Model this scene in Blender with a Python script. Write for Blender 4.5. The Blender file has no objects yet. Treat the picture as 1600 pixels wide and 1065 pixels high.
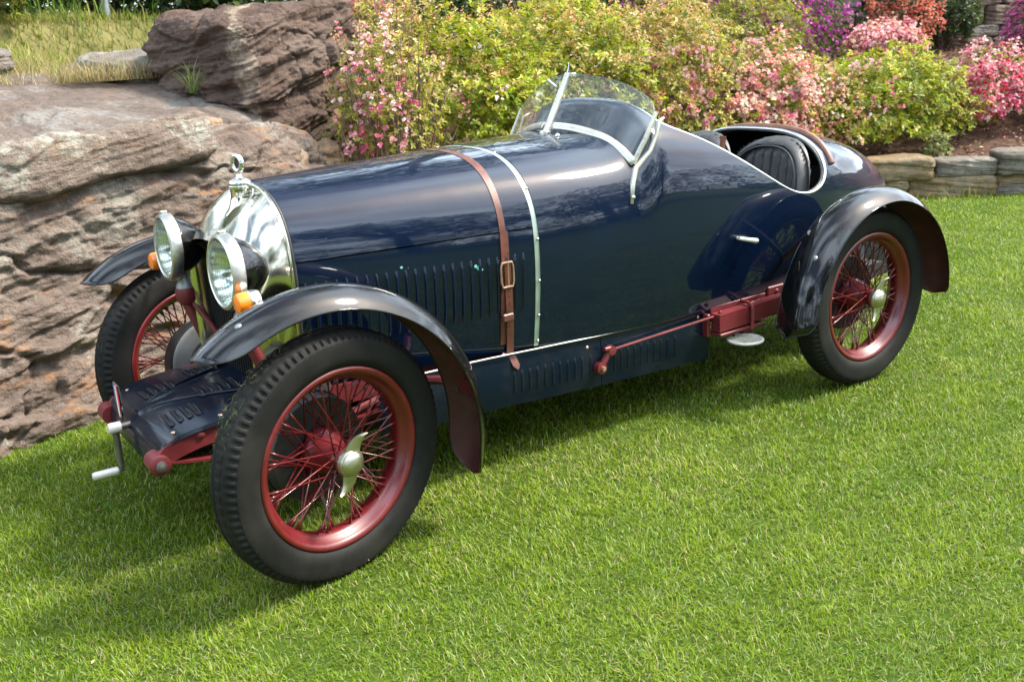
import bpy, math, random
import numpy as np
from mathutils import Matrix, Vector

random.seed(7)
RS = np.random.RandomState(11)
rad = math.radians
scene = bpy.context.scene

# ------------------------------------------------------------------ camera
CAM_LOC = (0.98685, 2.94926, 1.40155)
YAW, PITCH, ROLL, FPX = 4.11382172, -0.291258767, -0.0573732117, 1529.57
cam_data = bpy.data.cameras.new('camera')
cam = bpy.data.objects.new('camera', cam_data)
scene.collection.objects.link(cam)
_fw = Vector((math.cos(PITCH) * math.cos(YAW), math.cos(PITCH) * math.sin(YAW), math.sin(PITCH)))
_r = _fw.cross(Vector((0, 0, 1))).normalized()
_u = _r.cross(_fw)
_r2 = _r * math.cos(ROLL) + _u * math.sin(ROLL)
_u2 = -_r * math.sin(ROLL) + _u * math.cos(ROLL)
cam.matrix_world = Matrix(((_r2.x, _u2.x, -_fw.x, CAM_LOC[0]), (_r2.y, _u2.y, -_fw.y, CAM_LOC[1]),
                           (_r2.z, _u2.z, -_fw.z, CAM_LOC[2]), (0, 0, 0, 1)))
cam_data.sensor_width = 36.0
cam_data.sensor_fit = 'HORIZONTAL'
cam_data.lens = FPX * 36.0 / 1600.0
cam_data.clip_start = 0.05
cam_data.clip_end = 500
cam_data.dof.use_dof = True
cam_data.dof.focus_distance = 3.3
cam_data.dof.aperture_fstop = 6.0
scene.camera = cam

# ------------------------------------------------------------------ world, sun, exposure
SUN_EL, SUN_AZ = 52.0, (-0.88, 0.47)          # horizontal direction towards the sun
world = bpy.data.worlds.new('World')
scene.world = world
world.use_nodes = True
wn = world.node_tree
bg = wn.nodes['Background']
sky = wn.nodes.new('ShaderNodeTexSky')
sky.sky_type = 'NISHITA'
sky.sun_disc = False
sky.sun_elevation = rad(SUN_EL)
sky.sun_rotation = math.atan2(SUN_AZ[0], SUN_AZ[1])
sky.dust_density = 4.0
sky.air_density = 1.0
sky.ozone_density = 1.0
hsv = wn.nodes.new('ShaderNodeHueSaturation')
hsv.inputs['Saturation'].default_value = 0.92   # thin white cloud over the blue
wn.links.new(sky.outputs[0], hsv.inputs['Color'])
# broken white cloud over the whole dome
tc = wn.nodes.new('ShaderNodeTexCoord')
sx = wn.nodes.new('ShaderNodeSeparateXYZ'); wn.links.new(tc.outputs['Generated'], sx.inputs[0])
zc_ = wn.nodes.new('ShaderNodeMath'); zc_.operation = 'MAXIMUM'; wn.links.new(sx.outputs[2], zc_.inputs[0]); zc_.inputs[1].default_value = 0.0
za = wn.nodes.new('ShaderNodeMath'); za.operation = 'ADD'; wn.links.new(zc_.outputs[0], za.inputs[0]); za.inputs[1].default_value = 0.25
dv = wn.nodes.new('ShaderNodeVectorMath'); dv.operation = 'DIVIDE'
cmb = wn.nodes.new('ShaderNodeCombineXYZ')
for i_ in range(3): wn.links.new(za.outputs[0], cmb.inputs[i_])
wn.links.new(tc.outputs['Generated'], dv.inputs[0]); wn.links.new(cmb.outputs[0], dv.inputs[1])
cn = wn.nodes.new('ShaderNodeTexNoise'); cn.inputs['Scale'].default_value = 1.7; cn.inputs['Detail'].default_value = 6; cn.inputs['Roughness'].default_value = 0.55
cn.inputs['Distortion'].default_value = 0.4
wn.links.new(dv.outputs[0], cn.inputs['Vector'])
cr = wn.nodes.new('ShaderNodeValToRGB'); cr.color_ramp.elements[0].position = 0.40; cr.color_ramp.elements[1].position = 0.62
cr.color_ramp.elements[1].color = (0.9, 0.9, 0.9, 1)
wn.links.new(cn.outputs[0], cr.inputs['Fac'])
cm = wn.nodes.new('ShaderNodeMix'); cm.data_type = 'RGBA'
wn.links.new(cr.outputs[0], cm.inputs[0]); wn.links.new(hsv.outputs[0], cm.inputs[6]); cm.inputs[7].default_value = (12.4, 14.6, 16.8, 1)
wn.links.new(cm.outputs[2], bg.inputs['Color'])
bg.inputs['Strength'].default_value = 0.15
sun_d = bpy.data.lights.new('sun', 'SUN')
sun_d.energy = 3.4
sun_d.angle = rad(9.0)
sun_d.color = (1.0, 0.94, 0.84)
sun = bpy.data.objects.new('sun', sun_d)
scene.collection.objects.link(sun)
_sd = Vector((SUN_AZ[0], SUN_AZ[1], 0)).normalized() * math.cos(rad(SUN_EL)) + Vector((0, 0, math.sin(rad(SUN_EL))))
sun.rotation_euler = _sd.to_track_quat('Z', 'Y').to_euler()
scene.view_settings.view_transform = 'Standard'
scene.view_settings.look = 'None'
scene.view_settings.exposure = 1.25
scene.view_settings.gamma = 1.0
scene.view_settings.use_curve_mapping = False
scene.render.engine = 'CYCLES'
scene.cycles.use_denoising = True
scene.cycles.max_bounces = 10
scene.cycles.transparent_max_bounces = 12
scene.cycles.caustics_reflective = False
scene.cycles.caustics_refractive = False

COL = scene.collection

# ------------------------------------------------------------------ materials
def new_mat(name):
    m = bpy.data.materials.new(name)
    m.use_nodes = True
    nt = m.node_tree
    return m, nt, nt.nodes['Principled BSDF']

def setp(p, **kw):
    names = {'rough': 'Roughness', 'metal': 'Metallic', 'coat': 'Coat Weight', 'coat_rough': 'Coat Roughness',
             'spec': 'Specular IOR Level', 'trans': 'Transmission Weight', 'ior': 'IOR', 'sheen': 'Sheen Weight'}
    for k, v in kw.items():
        if k == 'color':
            p.inputs['Base Color'].default_value = (*v, 1)
        else:
            p.inputs[names[k]].default_value = v

def node(nt, t, **kw):
    n = nt.nodes.new(t)
    for k, v in kw.items():
        setattr(n, k, v)
    return n

def noise(nt, scale, detail=4, rough=0.55, vec=None, mapping=None):
    n = node(nt, 'ShaderNodeTexNoise')
    n.inputs['Scale'].default_value = scale
    n.inputs['Detail'].default_value = detail
    n.inputs['Roughness'].default_value = rough
    if vec is not None:
        nt.links.new(vec, n.inputs['Vector'])
    return n

def ramp(nt, fac, stops):
    r = node(nt, 'ShaderNodeValToRGB')
    e = r.color_ramp.elements
    while len(e) < len(stops):
        e.new(0.5)
    for i, (p, c) in enumerate(stops):
        e[i].position = p
        e[i].color = (*c, 1) if len(c) == 3 else c
    nt.links.new(fac, r.inputs['Fac'])
    return r

def mixc(nt, fac, a, b):
    m = node(nt, 'ShaderNodeMix', data_type='RGBA')
    for sock, val in ((m.inputs[0], fac), (m.inputs[6], a), (m.inputs[7], b)):
        if hasattr(val, 'is_linked'):
            nt.links.new(val, sock)
        elif isinstance(val, (int, float)):
            sock.default_value = val
        else:
            sock.default_value = (*val, 1)
    return m.outputs[2]

def bump(nt, p, height, strength=0.3, dist=0.01):
    b = node(nt, 'ShaderNodeBump')
    b.inputs['Strength'].default_value = strength
    b.inputs['Distance'].default_value = dist
    nt.links.new(height, b.inputs['Height'])
    nt.links.new(b.outputs[0], p.inputs['Normal'])
    return b

def objco(nt):
    return node(nt, 'ShaderNodeTexCoord').outputs['Object']

def paint(name, color, rough=0.16, coat=1.0, chips=None, wob=0.0006, dust=0.0):
    m, nt, p = new_mat(name)
    setp(p, color=color, rough=0.45, coat=coat, coat_rough=0.04 if coat > 0.7 else 0.14, spec=0.05)
    p.inputs['Coat IOR'].default_value = 1.5
    co = objco(nt)
    big = noise(nt, 5.0, 3, 0.5, co)
    col = mixc(nt, ramp(nt, big.outputs[0], [(0.35, (0, 0, 0)), (0.7, (0.35, 0.35, 0.35))]).outputs[0],
               color, tuple(min(1, c * 1.6) for c in color))
    if chips:
        v = noise(nt, 60, 2, 0.5, co)
        col = mixc(nt, ramp(nt, v.outputs[0], [(0.80, (0, 0, 0)), (0.81, (1, 1, 1))]).outputs[0], col, chips)
    if dust:
        d = noise(nt, 9, 6, 0.65, co)
        col = mixc(nt, ramp(nt, d.outputs[0], [(0.45, (0, 0, 0)), (0.8, (dust, dust, dust))]).outputs[0], col, (0.32, 0.28, 0.22))
        rr = ramp(nt, d.outputs[0], [(0.4, (p.inputs['Coat Roughness'].default_value,) * 3), (0.85, (0.06 + dust,) * 3)])
        nt.links.new(rr.outputs[0], p.inputs['Coat Roughness'])
    nt.links.new(col, p.inputs['Base Color'])
    w = noise(nt, 7.0, 2, 0.4, co)
    bb = bump(nt, p, w.outputs[0], 0.25, wob * 10)
    nt.links.new(bb.outputs[0], p.inputs['Coat Normal'])
    return m

def plain(name, color, rough=0.5, metal=0.0, var=0.35, scale=14, bmp=0.1, coat=0.0, dirt=None, dirt_amt=0.5):
    m, nt, p = new_mat(name)
    setp(p, color=color, rough=rough, metal=metal, coat=coat)
    co = objco(nt)
    n = noise(nt, scale, 5, 0.6, co)
    lo = tuple(c * (1 - var) for c in color)
    hi = tuple(min(1, c * (1 + var)) for c in color)
    col = ramp(nt, n.outputs[0], [(0.3, lo), (0.7, hi)]).outputs[0]
    if dirt:
        d = noise(nt, scale * 0.6, 6, 0.7, co)
        col = mixc(nt, ramp(nt, d.outputs[0], [(0.48, (0, 0, 0)), (0.72, (dirt_amt,) * 3)]).outputs[0], col, dirt)
    nt.links.new(col, p.inputs['Base Color'])
    rr = ramp(nt, n.outputs[0], [(0.3, (max(0, rough - 0.07),) * 3), (0.75, (min(1, rough + 0.1),) * 3)])
    nt.links.new(rr.outputs[0], p.inputs['Roughness'])
    if bmp:
        f = noise(nt, scale * 6, 3, 0.6, co)
        bump(nt, p, f.outputs[0], bmp, 0.003)
    return m

M = {}
M['navy'] = paint('navy_paint', (0.0009, 0.0052, 0.0185), 0.16, 1.0, chips=(0.2, 0.26, 0.27), wob=0.0004)
M['navy_dull'] = paint('worn_navy_paint', (0.0010, 0.0050, 0.0135), 0.34, 0.5, chips=(0.22, 0.24, 0.25), wob=0.0004, dust=0.04)
M['black'] = paint('black_paint', (0.0015, 0.0015, 0.0017), 0.14, 1.0, wob=0.0004, dust=0.012)
M['red'] = plain('red_chassis_paint', (0.125, 0.014, 0.017), 0.45, 0, 0.25, 9, 0.05, 0.08, (0.16, 0.08, 0.07), 0.25)
M['wheel_red'] = plain('red_wheel_paint', (0.110, 0.006, 0.008), 0.34, 0, 0.25, 9, 0.04, 0.3, (0.13, 0.05, 0.045), 0.2)
M['lining'] = plain('dull_red_lining', (0.060, 0.012, 0.010), 0.6, 0, 0.3, 10, 0.1, 0, (0.12, 0.09, 0.07), 0.25)
M['nickel'] = plain('nickel_plate', (0.66, 0.62, 0.50), 0.09, 1.0, 0.05, 6, 0.0)
M['chrome'] = plain('chrome_trim', (0.70, 0.70, 0.68), 0.16, 1.0, 0.08, 12, 0.0)
M['mirror'] = plain('lamp_reflector', (0.80, 0.80, 0.78), 0.07, 1.0, 0.03, 12, 0.0)
M['alu'] = plain('dull_aluminium', (0.62, 0.61, 0.55), 0.36, 1.0, 0.12, 20, 0.05)
M['strip'] = plain('pale_green_band', (0.42, 0.50, 0.45), 0.33, 0.55, 0.12, 18, 0.05, 0.2)
M['frame'] = plain('cream_metal_frame', (0.56, 0.54, 0.45), 0.30, 0.55, 0.12, 18, 0.03, 0.3)
M['steel'] = plain('oily_steel', (0.16, 0.15, 0.14), 0.42, 0.8, 0.3, 20, 0.05)
M['drum'] = plain('brake_drum_black', (0.012, 0.012, 0.013), 0.5, 0, 0.3, 14, 0.1, 0, (0.1, 0.09, 0.08), 0.25)
M['plate'] = plain('grey_back_plate', (0.26, 0.27, 0.27), 0.42, 0.5, 0.2, 12, 0.05)
M['rubber'] = plain('black_rubber', (0.008, 0.0078, 0.0072), 0.68, 0, 0.3, 9, 0.15, 0, (0.032, 0.030, 0.023), 0.5)
M['rubber'].node_tree.nodes['Principled BSDF'].inputs['Specular IOR Level'].default_value = 0.22
M['hide'] = plain('black_leather', (0.040, 0.040, 0.039), 0.44, 0, 0.25, 30, 0.35)
M['strap'] = plain('brown_strap_leather', (0.115, 0.035, 0.022), 0.45, 0, 0.35, 25, 0.3, 0, (0.05, 0.02, 0.015), 0.5)
M['wood'] = plain('varnished_brown_roll', (0.17, 0.065, 0.028), 0.4, 0, 0.4, 22, 0.2, 0.3)
M['void'] = plain('dark_interior', (0.010, 0.010, 0.011), 0.8, 0, 0.2, 10, 0.0)
M['core'] = plain('black_radiator_core', (0.008, 0.008, 0.008), 0.6, 0, 0.2, 10, 0.0)
M['white_metal'] = plain('white_metal', (0.62, 0.58, 0.53), 0.38, 0.2, 0.1, 20, 0.02)
M['brass'] = plain('worn_brass_screw', (0.55, 0.36, 0.25), 0.35, 0.8, 0.2, 20, 0.0)
M['blue_enamel'] = plain('blue_enamel', (0.02, 0.05, 0.30), 0.3, 0, 0.1)
M['white_enamel'] = plain('white_enamel', (0.75, 0.75, 0.72), 0.3, 0, 0.05)
M['red_enamel'] = plain('red_enamel', (0.55, 0.03, 0.02), 0.3, 0, 0.1)
M['chip'] = plain('turquoise_chip', (0.15, 0.42, 0.36), 0.5, 0, 0.2)

def glass_mat(name, tint, rough, base=0.04, dirt=0.06):
    m = bpy.data.materials.new(name)
    m.use_nodes = True
    nt = m.node_tree
    nt.nodes.remove(nt.nodes['Principled BSDF'])
    out = nt.nodes['Material Output']
    tr = node(nt, 'ShaderNodeBsdfTransparent')
    tr.inputs[0].default_value = (*tint, 1)
    gl = node(nt, 'ShaderNodeBsdfGlossy')
    gl.inputs['Roughness'].default_value = rough
    di = node(nt, 'ShaderNodeBsdfDiffuse')
    di.inputs[0].default_value = (0.6, 0.6, 0.55, 1)
    lw = node(nt, 'ShaderNodeLayerWeight'); lw.inputs[0].default_value = 0.5
    pw = node(nt, 'ShaderNodeMath', operation='POWER'); nt.links.new(lw.outputs['Facing'], pw.inputs[0]); pw.inputs[1].default_value = 5.0
    fr = node(nt, 'ShaderNodeMath', operation='MULTIPLY_ADD'); nt.links.new(pw.outputs[0], fr.inputs[0]); fr.inputs[1].default_value = 0.96; fr.inputs[2].default_value = base
    mx = node(nt, 'ShaderNodeMixShader')
    nt.links.new(fr.outputs[0], mx.inputs[0])
    nt.links.new(tr.outputs[0], mx.inputs[1])
    nt.links.new(gl.outputs[0], mx.inputs[2])
    co = objco(nt)
    n = noise(nt, 6, 5, 0.65, co)
    r = ramp(nt, n.outputs[0], [(0.35, (dirt * 0.3,) * 3), (0.75, (dirt,) * 3)])
    m2 = node(nt, 'ShaderNodeMixShader')
    nt.links.new(r.outputs[0], m2.inputs[0])
    nt.links.new(mx.outputs[0], m2.inputs[1])
    nt.links.new(di.outputs[0], m2.inputs[2])
    nt.links.new(m2.outputs[0], out.inputs['Surface'])
    return m
M['glass'] = glass_mat('windscreen_glass', (0.97, 0.985, 0.97), 0.01, dirt=0.07)
M['lens'] = glass_mat('lamp_lens_glass', (0.90, 0.95, 0.90), 0.03, dirt=0.10)
m, nt, p = new_mat('amber_plastic')
setp(p, color=(0.9, 0.22, 0.01), rough=0.25, coat=0.6)
p.inputs['Subsurface Weight'].default_value = 0.4
p.inputs['Subsurface Radius'].default_value = (0.02, 0.008, 0.002)
_n = noise(nt, 40, 2)
nt.links.new(ramp(nt, _n.outputs[0], [(0.3, (0.8, 0.16, 0.005)), (0.7, (1.0, 0.30, 0.02))]).outputs[0], p.inputs['Base Color'])
M['amber'] = m

def leaf_mat(name, attr=True, trans=0.35, rough=0.45):
    """leaf or petal: colour of each piece comes from its own 'tint' value"""
    m = bpy.data.materials.new(name)
    m.use_nodes = True
    nt = m.node_tree
    p = nt.nodes['Principled BSDF']
    out = nt.nodes['Material Output']
    a = node(nt, 'ShaderNodeAttribute', attribute_name='tint')
    nt.links.new(a.outputs['Color'], p.inputs['Base Color'])
    setp(p, rough=rough, spec=0.35)
    tl = node(nt, 'ShaderNodeBsdfTranslucent')
    nt.links.new(a.outputs['Color'], tl.inputs[0])
    mx = node(nt, 'ShaderNodeMixShader')
    mx.inputs[0].default_value = trans
    nt.links.new(p.outputs[0], mx.inputs[1])
    nt.links.new(tl.outputs[0], mx.inputs[2])
    nt.links.new(mx.outputs[0], out.inputs['Surface'])
    return m
M['leaf'] = leaf_mat('leaf_surface', trans=0.46, rough=0.40)
M['petal'] = leaf_mat('petal_surface', trans=0.30, rough=0.6)
M['grass'] = leaf_mat('grass_blade', trans=0.38, rough=0.55)
M['grass'].node_tree.nodes['Principled BSDF'].inputs['Specular IOR Level'].default_value = 0.14
M['twig'] = plain('brown_twig', (0.16, 0.10, 0.065), 0.8, 0, 0.4, 40, 0.3)
M['bark'] = plain('grey_bark', (0.10, 0.075, 0.055), 0.9, 0, 0.4, 12, 0.8)
M['litter'] = leaf_mat('dead_leaf', trans=0.1, rough=0.8)

def rock_mat(name, base, dark, light, lichen, lichen_amt, orange_amt, strata_scale=9.0, tilt=(0.1, -0.12, 0), streak=None, bedding=0.35):
    m, nt, p = new_mat(name)
    co = objco(nt)
    mp = node(nt, 'ShaderNodeMapping')
    mp.inputs['Rotation'].default_value = tilt
    mp.inputs['Scale'].default_value = (1.1, 1.1, strata_scale)
    nt.links.new(co, mp.inputs['Vector'])
    st = noise(nt, 1.6, 8, 0.68, mp.outputs[0])
    n1 = noise(nt, 2.6, 9, 0.7, co)
    n2 = noise(nt, 24, 6, 0.72, co)
    n3 = noise(nt, 90, 4, 0.7, co)
    c1 = ramp(nt, n1.outputs[0], [(0.28, dark), (0.5, base), (0.74, light)]).outputs[0]
    c2 = ramp(nt, st.outputs[0], [(0.3, tuple(c * 0.62 for c in base)), (0.52, base), (0.75, light)]).outputs[0]
    col = mixc(nt, bedding, c1, c2)
    gr = ramp(nt, n2.outputs[0], [(0.3, (0.55, 0.53, 0.52)), (0.5, (1, 1, 1)), (0.72, (1.3, 1.28, 1.25))]).outputs[0]
    mul = node(nt, 'ShaderNodeMix', data_type='RGBA', blend_type='MULTIPLY')
    mul.inputs[0].default_value = 0.75
    nt.links.new(col, mul.inputs[6]); nt.links.new(gr, mul.inputs[7])
    col = mul.outputs[2]
    if orange_amt:
        o = noise(nt, 3.4, 6, 0.7, mp.outputs[0])
        col = mixc(nt, ramp(nt, o.outputs[0], [(0.55, (0, 0, 0)), (0.70, (orange_amt,) * 3)]).outputs[0], col, (0.42, 0.20, 0.075))
    if lichen_amt:
        l1 = noise(nt, 2.3, 7, 0.75, co)
        l1.inputs['W'].default_value if False else None
        l2 = noise(nt, 38, 5, 0.7, co)
        mulf = node(nt, 'ShaderNodeMath', operation='MULTIPLY')
        r1 = ramp(nt, l1.outputs[0], [(0.52, (0, 0, 0)), (0.60, (1, 1, 1))])
        r2 = ramp(nt, l2.outputs[0], [(0.35, (0, 0, 0)), (0.55, (lichen_amt,) * 3)])
        nt.links.new(r1.outputs[0], mulf.inputs[0]); nt.links.new(r2.outputs[0], mulf.inputs[1])
        col = mixc(nt, mulf.outputs[0], col, lichen)
    if streak:
        # a pale worn seam running down one face: position in object space
        sx, w, scol = streak
        sep = node(nt, 'ShaderNodeSeparateXYZ')
        nt.links.new(co, sep.inputs[0])
        wob = noise(nt, 5, 5, 0.6, co)
        a = node(nt, 'ShaderNodeMath', operation='MULTIPLY_ADD')
        kx = node(nt, 'ShaderNodeMath', operation='MULTIPLY'); nt.links.new(sep.outputs[0], kx.inputs[0]); kx.inputs[1].default_value = 0.65
        ky = node(nt, 'ShaderNodeMath', operation='MULTIPLY_ADD'); nt.links.new(sep.outputs[1], ky.inputs[0]); ky.inputs[1].default_value = -0.76; nt.links.new(kx.outputs[0], ky.inputs[2])
        nt.links.new(wob.outputs[0], a.inputs[0]); a.inputs[1].default_value = 0.34
        nt.links.new(ky.outputs[0], a.inputs[2])
        d = node(nt, 'ShaderNodeMath', operation='SUBTRACT'); nt.links.new(a.outputs[0], d.inputs[0]); d.inputs[1].default_value = sx + 0.17
        ab = node(nt, 'ShaderNodeMath', operation='ABSOLUTE'); nt.links.new(d.outputs[0], ab.inputs[0])
        rr = ramp(nt, ab.outputs[0], [(w * 0.35, (0.95,) * 3), (w, (0, 0, 0))])
        brk = ramp(nt, n2.outputs[0], [(0.36, (0.25,) * 3), (0.56, (1, 1, 1))])
        mm_ = node(nt, 'ShaderNodeMath', operation='MULTIPLY'); nt.links.new(rr.outputs[0], mm_.inputs[0]); nt.links.new(brk.outputs[0], mm_.inputs[1])
        col = mixc(nt, mm_.outputs[0], col, scol)
    nt.links.new(col, p.inputs['Base Color'])
    setp(p, rough=0.88, spec=0.25)
    ad = node(nt, 'ShaderNodeMath', operation='ADD')
    ad2 = node(nt, 'ShaderNodeMath', operation='MULTIPLY_ADD')
    nt.links.new(n2.outputs[0], ad2.inputs[0]); ad2.inputs[1].default_value = 0.6; nt.links.new(st.outputs[0], ad2.inputs[2])
    ad3 = node(nt, 'ShaderNodeMath', operation='MULTIPLY_ADD')
    nt.links.new(n3.outputs[0], ad3.inputs[0]); ad3.inputs[1].default_value = 0.25; nt.links.new(ad2.outputs[0], ad3.inputs[2])
    bump(nt, p, ad3.outputs[0], 1.0, 0.05)
    return m

# ------------------------------------------------------------------ mesh helpers
def finish(name, verts, faces, mat, parent=None, smooth=True, kind=None, label=None, cat=None, group=None):
    me = bpy.data.meshes.new(name)
    me.from_pydata([tuple(map(float, v)) for v in verts], [], [tuple(map(int, f)) for f in faces])
    me.update()
    if smooth:
        me.polygons.foreach_set('use_smooth', [True] * len(me.polygons))
    if mat is not None:
        me.materials.append(mat)
    return link(name, me, parent, kind, label, cat, group)

def link(name, me, parent=None, kind=None, label=None, cat=None, group=None):
    o = bpy.data.objects.new(name, me)
    COL.objects.link(o)
    if parent is not None:
        o.parent = parent
        o.matrix_parent_inverse = Matrix.Translation(-Vector(world_loc(parent)))
    tag(o, label, cat, group, kind)
    return o

def world_loc(o):
    """objects of this script are translated only by their own location (wheels excepted)"""
    l = Vector(o.location)
    if o.parent is not None and o.matrix_parent_inverse == Matrix.Identity(4):
        l += world_loc(o.parent)
    return l

def tag(o, label=None, cat=None, group=None, kind=None):
    if label: o['label'] = label
    if cat: o['category'] = cat
    if group: o['group'] = group
    if kind: o['kind'] = kind
    return o

def empty(name, loc, label=None, cat=None, group=None, parent=None):
    o = bpy.data.objects.new(name, None)
    COL.objects.link(o)
    o.empty_display_size = 0.1
    o.location = loc
    if parent is not None:
        o.parent = parent
        o.matrix_parent_inverse = Matrix.Translation(-Vector(world_loc(parent)))
    return tag(o, label, cat, group)

def sharp(o, angle=35):
    """keep hard edges hard on smooth shaded pieces"""
    me = o.data
    if hasattr(me, 'set_sharp_from_angle'):
        me.set_sharp_from_angle(angle=rad(angle))
    return o

def fast_mesh(name, V, F, tint=None, mat=None, smooth=False, mat_index=None, mats=None):
    """numpy vertices (n,3) and faces (k,3|4); tint is one colour per vertex"""
    me = bpy.data.meshes.new(name)
    V = np.asarray(V, np.float32); F = np.asarray(F, np.int32)
    n = F.shape[1]
    me.vertices.add(len(V)); me.vertices.foreach_set('co', V.ravel())
    me.loops.add(F.size); me.loops.foreach_set('vertex_index', F.ravel())
    me.polygons.add(len(F))
    me.polygons.foreach_set('loop_start', np.arange(0, F.size, n, dtype=np.int32))
    me.polygons.foreach_set('loop_total', np.full(len(F), n, np.int32))
    if smooth:
        me.polygons.foreach_set('use_smooth', np.ones(len(F), bool))
    for mm in (mats or ([mat] if mat else [])):
        me.materials.append(mm)
    if mat_index is not None:
        me.polygons.foreach_set('material_index', np.asarray(mat_index, np.int32))
    me.update(calc_edges=True)
    if tint is not None:
        at = me.color_attributes.new('tint', 'FLOAT_COLOR', 'POINT')
        c = np.ones((len(V), 4), np.float32); c[:, :3] = tint
        at.data.foreach_set('color', c.ravel())
    return me

def basis(d):
    d = np.asarray(d, float); d = d / np.linalg.norm(d)
    h = np.array([0, 0, 1.0]) if abs(d[2]) < 0.9 else np.array([1.0, 0, 0])
    a = np.cross(h, d); a /= np.linalg.norm(a)
    return a, np.cross(d, a), d

class MB:
    def __init__(self):
        self.v = []; self.f = []
    def add(self, V, F):
        o = len(self.v)
        self.v += [tuple(x) for x in V]
        self.f += [tuple(i + o for i in f) for f in F]
        return self
    def box(self, c, s, R=None, bev=0.0):
        c = np.array(c, float); s = np.array(s, float) / 2
        if bev <= 0:
            P = np.array([[x, y, z] for x in (-1, 1) for y in (-1, 1) for z in (-1, 1)]) * s
            F = [(0, 1, 3, 2), (4, 6, 7, 5), (0, 4, 5, 1), (2, 3, 7, 6), (0, 2, 6, 4), (1, 5, 7, 3)]
        else:
            b = min(bev, *(s * 0.9)); P = []; 
            for sx in (-1, 1):
                for sy in (-1, 1):
                    for sz in (-1, 1):
                        k = np.array([sx, sy, sz])
                        for ax in range(3):
                            q = k * (s - b); q[ax] = k[ax] * s[ax]; P.append(q)
            P = np.array(P)
            def i(x, y, z, a): return ((x * 2 + y) * 2 + z) * 3 + a
            F = []
            F += [(i(0,0,0,0), i(0,0,1,0), i(0,1,1,0), i(0,1,0,0)), (i(1,0,0,0), i(1,1,0,0), i(1,1,1,0), i(1,0,1,0))]
            F += [(i(0,0,0,1), i(1,0,0,1), i(1,0,1,1), i(0,0,1,1)), (i(0,1,0,1), i(0,1,1,1), i(1,1,1,1), i(1,1,0,1))]
            F += [(i(0,0,0,2), i(0,1,0,2), i(1,1,0,2), i(1,0,0,2)), (i(0,0,1,2), i(1,0,1,2), i(1,1,1,2), i(0,1,1,2))]
            for y in (0, 1):
                for z in (0, 1):
                    F.append((i(0,y,z,1), i(1,y,z,1), i(1,y,z,2), i(0,y,z,2)))
            for x in (0, 1):
                for z in (0, 1):
                    F.append((i(x,0,z,0), i(x,1,z,0), i(x,1,z,2), i(x,0,z,2)))
            for x in (0, 1):
                for y in (0, 1):
                    F.append((i(x,y,0,0), i(x,y,1,0), i(x,y,1,1), i(x,y,0,1)))
            for x in (0, 1):
                for y in (0, 1):
                    for z in (0, 1):
                        F.append((i(x,y,z,0), i(x,y,z,1), i(x,y,z,2)))
        if R is not None:
            P = P @ np.array(R).T
        return self.add(P + c, F)
    def tube(self, path, r, n=10, closed=False, caps=True, squash=None, up=None):
        P = np.array(path, float); m = len(P)
        rr = np.full(m, r, float) if np.isscalar(r) else np.array(r, float)
        T = np.empty_like(P)
        for i in range(m):
            a = P[(i - 1) % m] if (closed or i > 0) else P[i]
            b = P[(i + 1) % m] if (closed or i < m - 1) else P[i]
            T[i] = (b - a) / (np.linalg.norm(b - a) + 1e-12)
        a, b, _ = basis(T[0])
        if up is not None:
            b = np.array(up, float); b -= T[0] * (b @ T[0]); b /= np.linalg.norm(b); a = np.cross(b, T[0])
        V = []
        sq = squash or (1, 1)
        for i in range(m):
            if i:
                a = a - T[i] * (a @ T[i]); a /= np.linalg.norm(a) + 1e-12; b = np.cross(T[i], a)
            for k in range(n):
                t = 2 * math.pi * k / n
                V.append(P[i] + rr[i] * (math.cos(t) * a * sq[0] + math.sin(t) * b * sq[1]))
        F = []
        for i in range(m if closed else m - 1):
            j = (i + 1) % m
            for k in range(n):
                l = (k + 1) % n
                F.append((i * n + k, i * n + l, j * n + l, j * n + k))
        if caps and not closed:
            F.append(tuple(range(n))[::-1]); F.append(tuple((m - 1) * n + k for k in range(n)))
        return self.add(V, F)
    def lathe(self, prof, o=(0, 0, 0), axis=(0, 0, 1), n=32, closed=False):
        """prof: list of (radius, distance along axis)"""
        a, b, d = basis(axis); o = np.array(o, float); V = []
        for (r, h) in prof:
            for k in range(n):
                t = 2 * math.pi * k / n
                V.append(o + d * h + max(r, 1e-5) * (math.cos(t) * a + math.sin(t) * b))
        F = []
        m = len(prof)
        for i in range(m if closed else m - 1):
            j = (i + 1) % m
            for k in range(n):
                l = (k + 1) % n
                F.append((i * n + k, i * n + l, j * n + l, j * n + k))
        return self.add(V, F)
    def grid(self, P, flip=False, wrap=False):
        P = np.asarray(P); h, w = P.shape[:2]
        F = []
        for i in range(h - 1):
            for k in range(w if wrap else w - 1):
                l = (k + 1) % w
                f = (i * w + k, i * w + l, (i + 1) * w + l, (i + 1) * w + k)
                F.append(f[::-1] if flip else f)
        return self.add(P.reshape(-1, 3), F)
    def prism(self, poly, off):
        poly = np.array(poly, float); off = np.array(off, float); n = len(poly)
        V = np.concatenate([poly, poly + off])
        F = [tuple(range(n))[::-1], tuple(range(n, 2 * n))]
        F += [(i, (i + 1) % n, n + (i + 1) % n, n + i) for i in range(n)]
        return self.add(V, F)
    def dome(self, c, d, r, h, n=12, k=4):
        prof = [(r * math.cos(math.pi / 2 * i / k), h * math.sin(math.pi / 2 * i / k)) for i in range(k + 1)]
        return self.lathe(prof, c, d, n)
    def build(self, name, mat, parent=None, smooth=True, hard=35, **kw):
        o = finish(name, self.v, self.f, mat, parent, smooth, **kw)
        if smooth and hard:
            sharp(o, hard)
        return o

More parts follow.
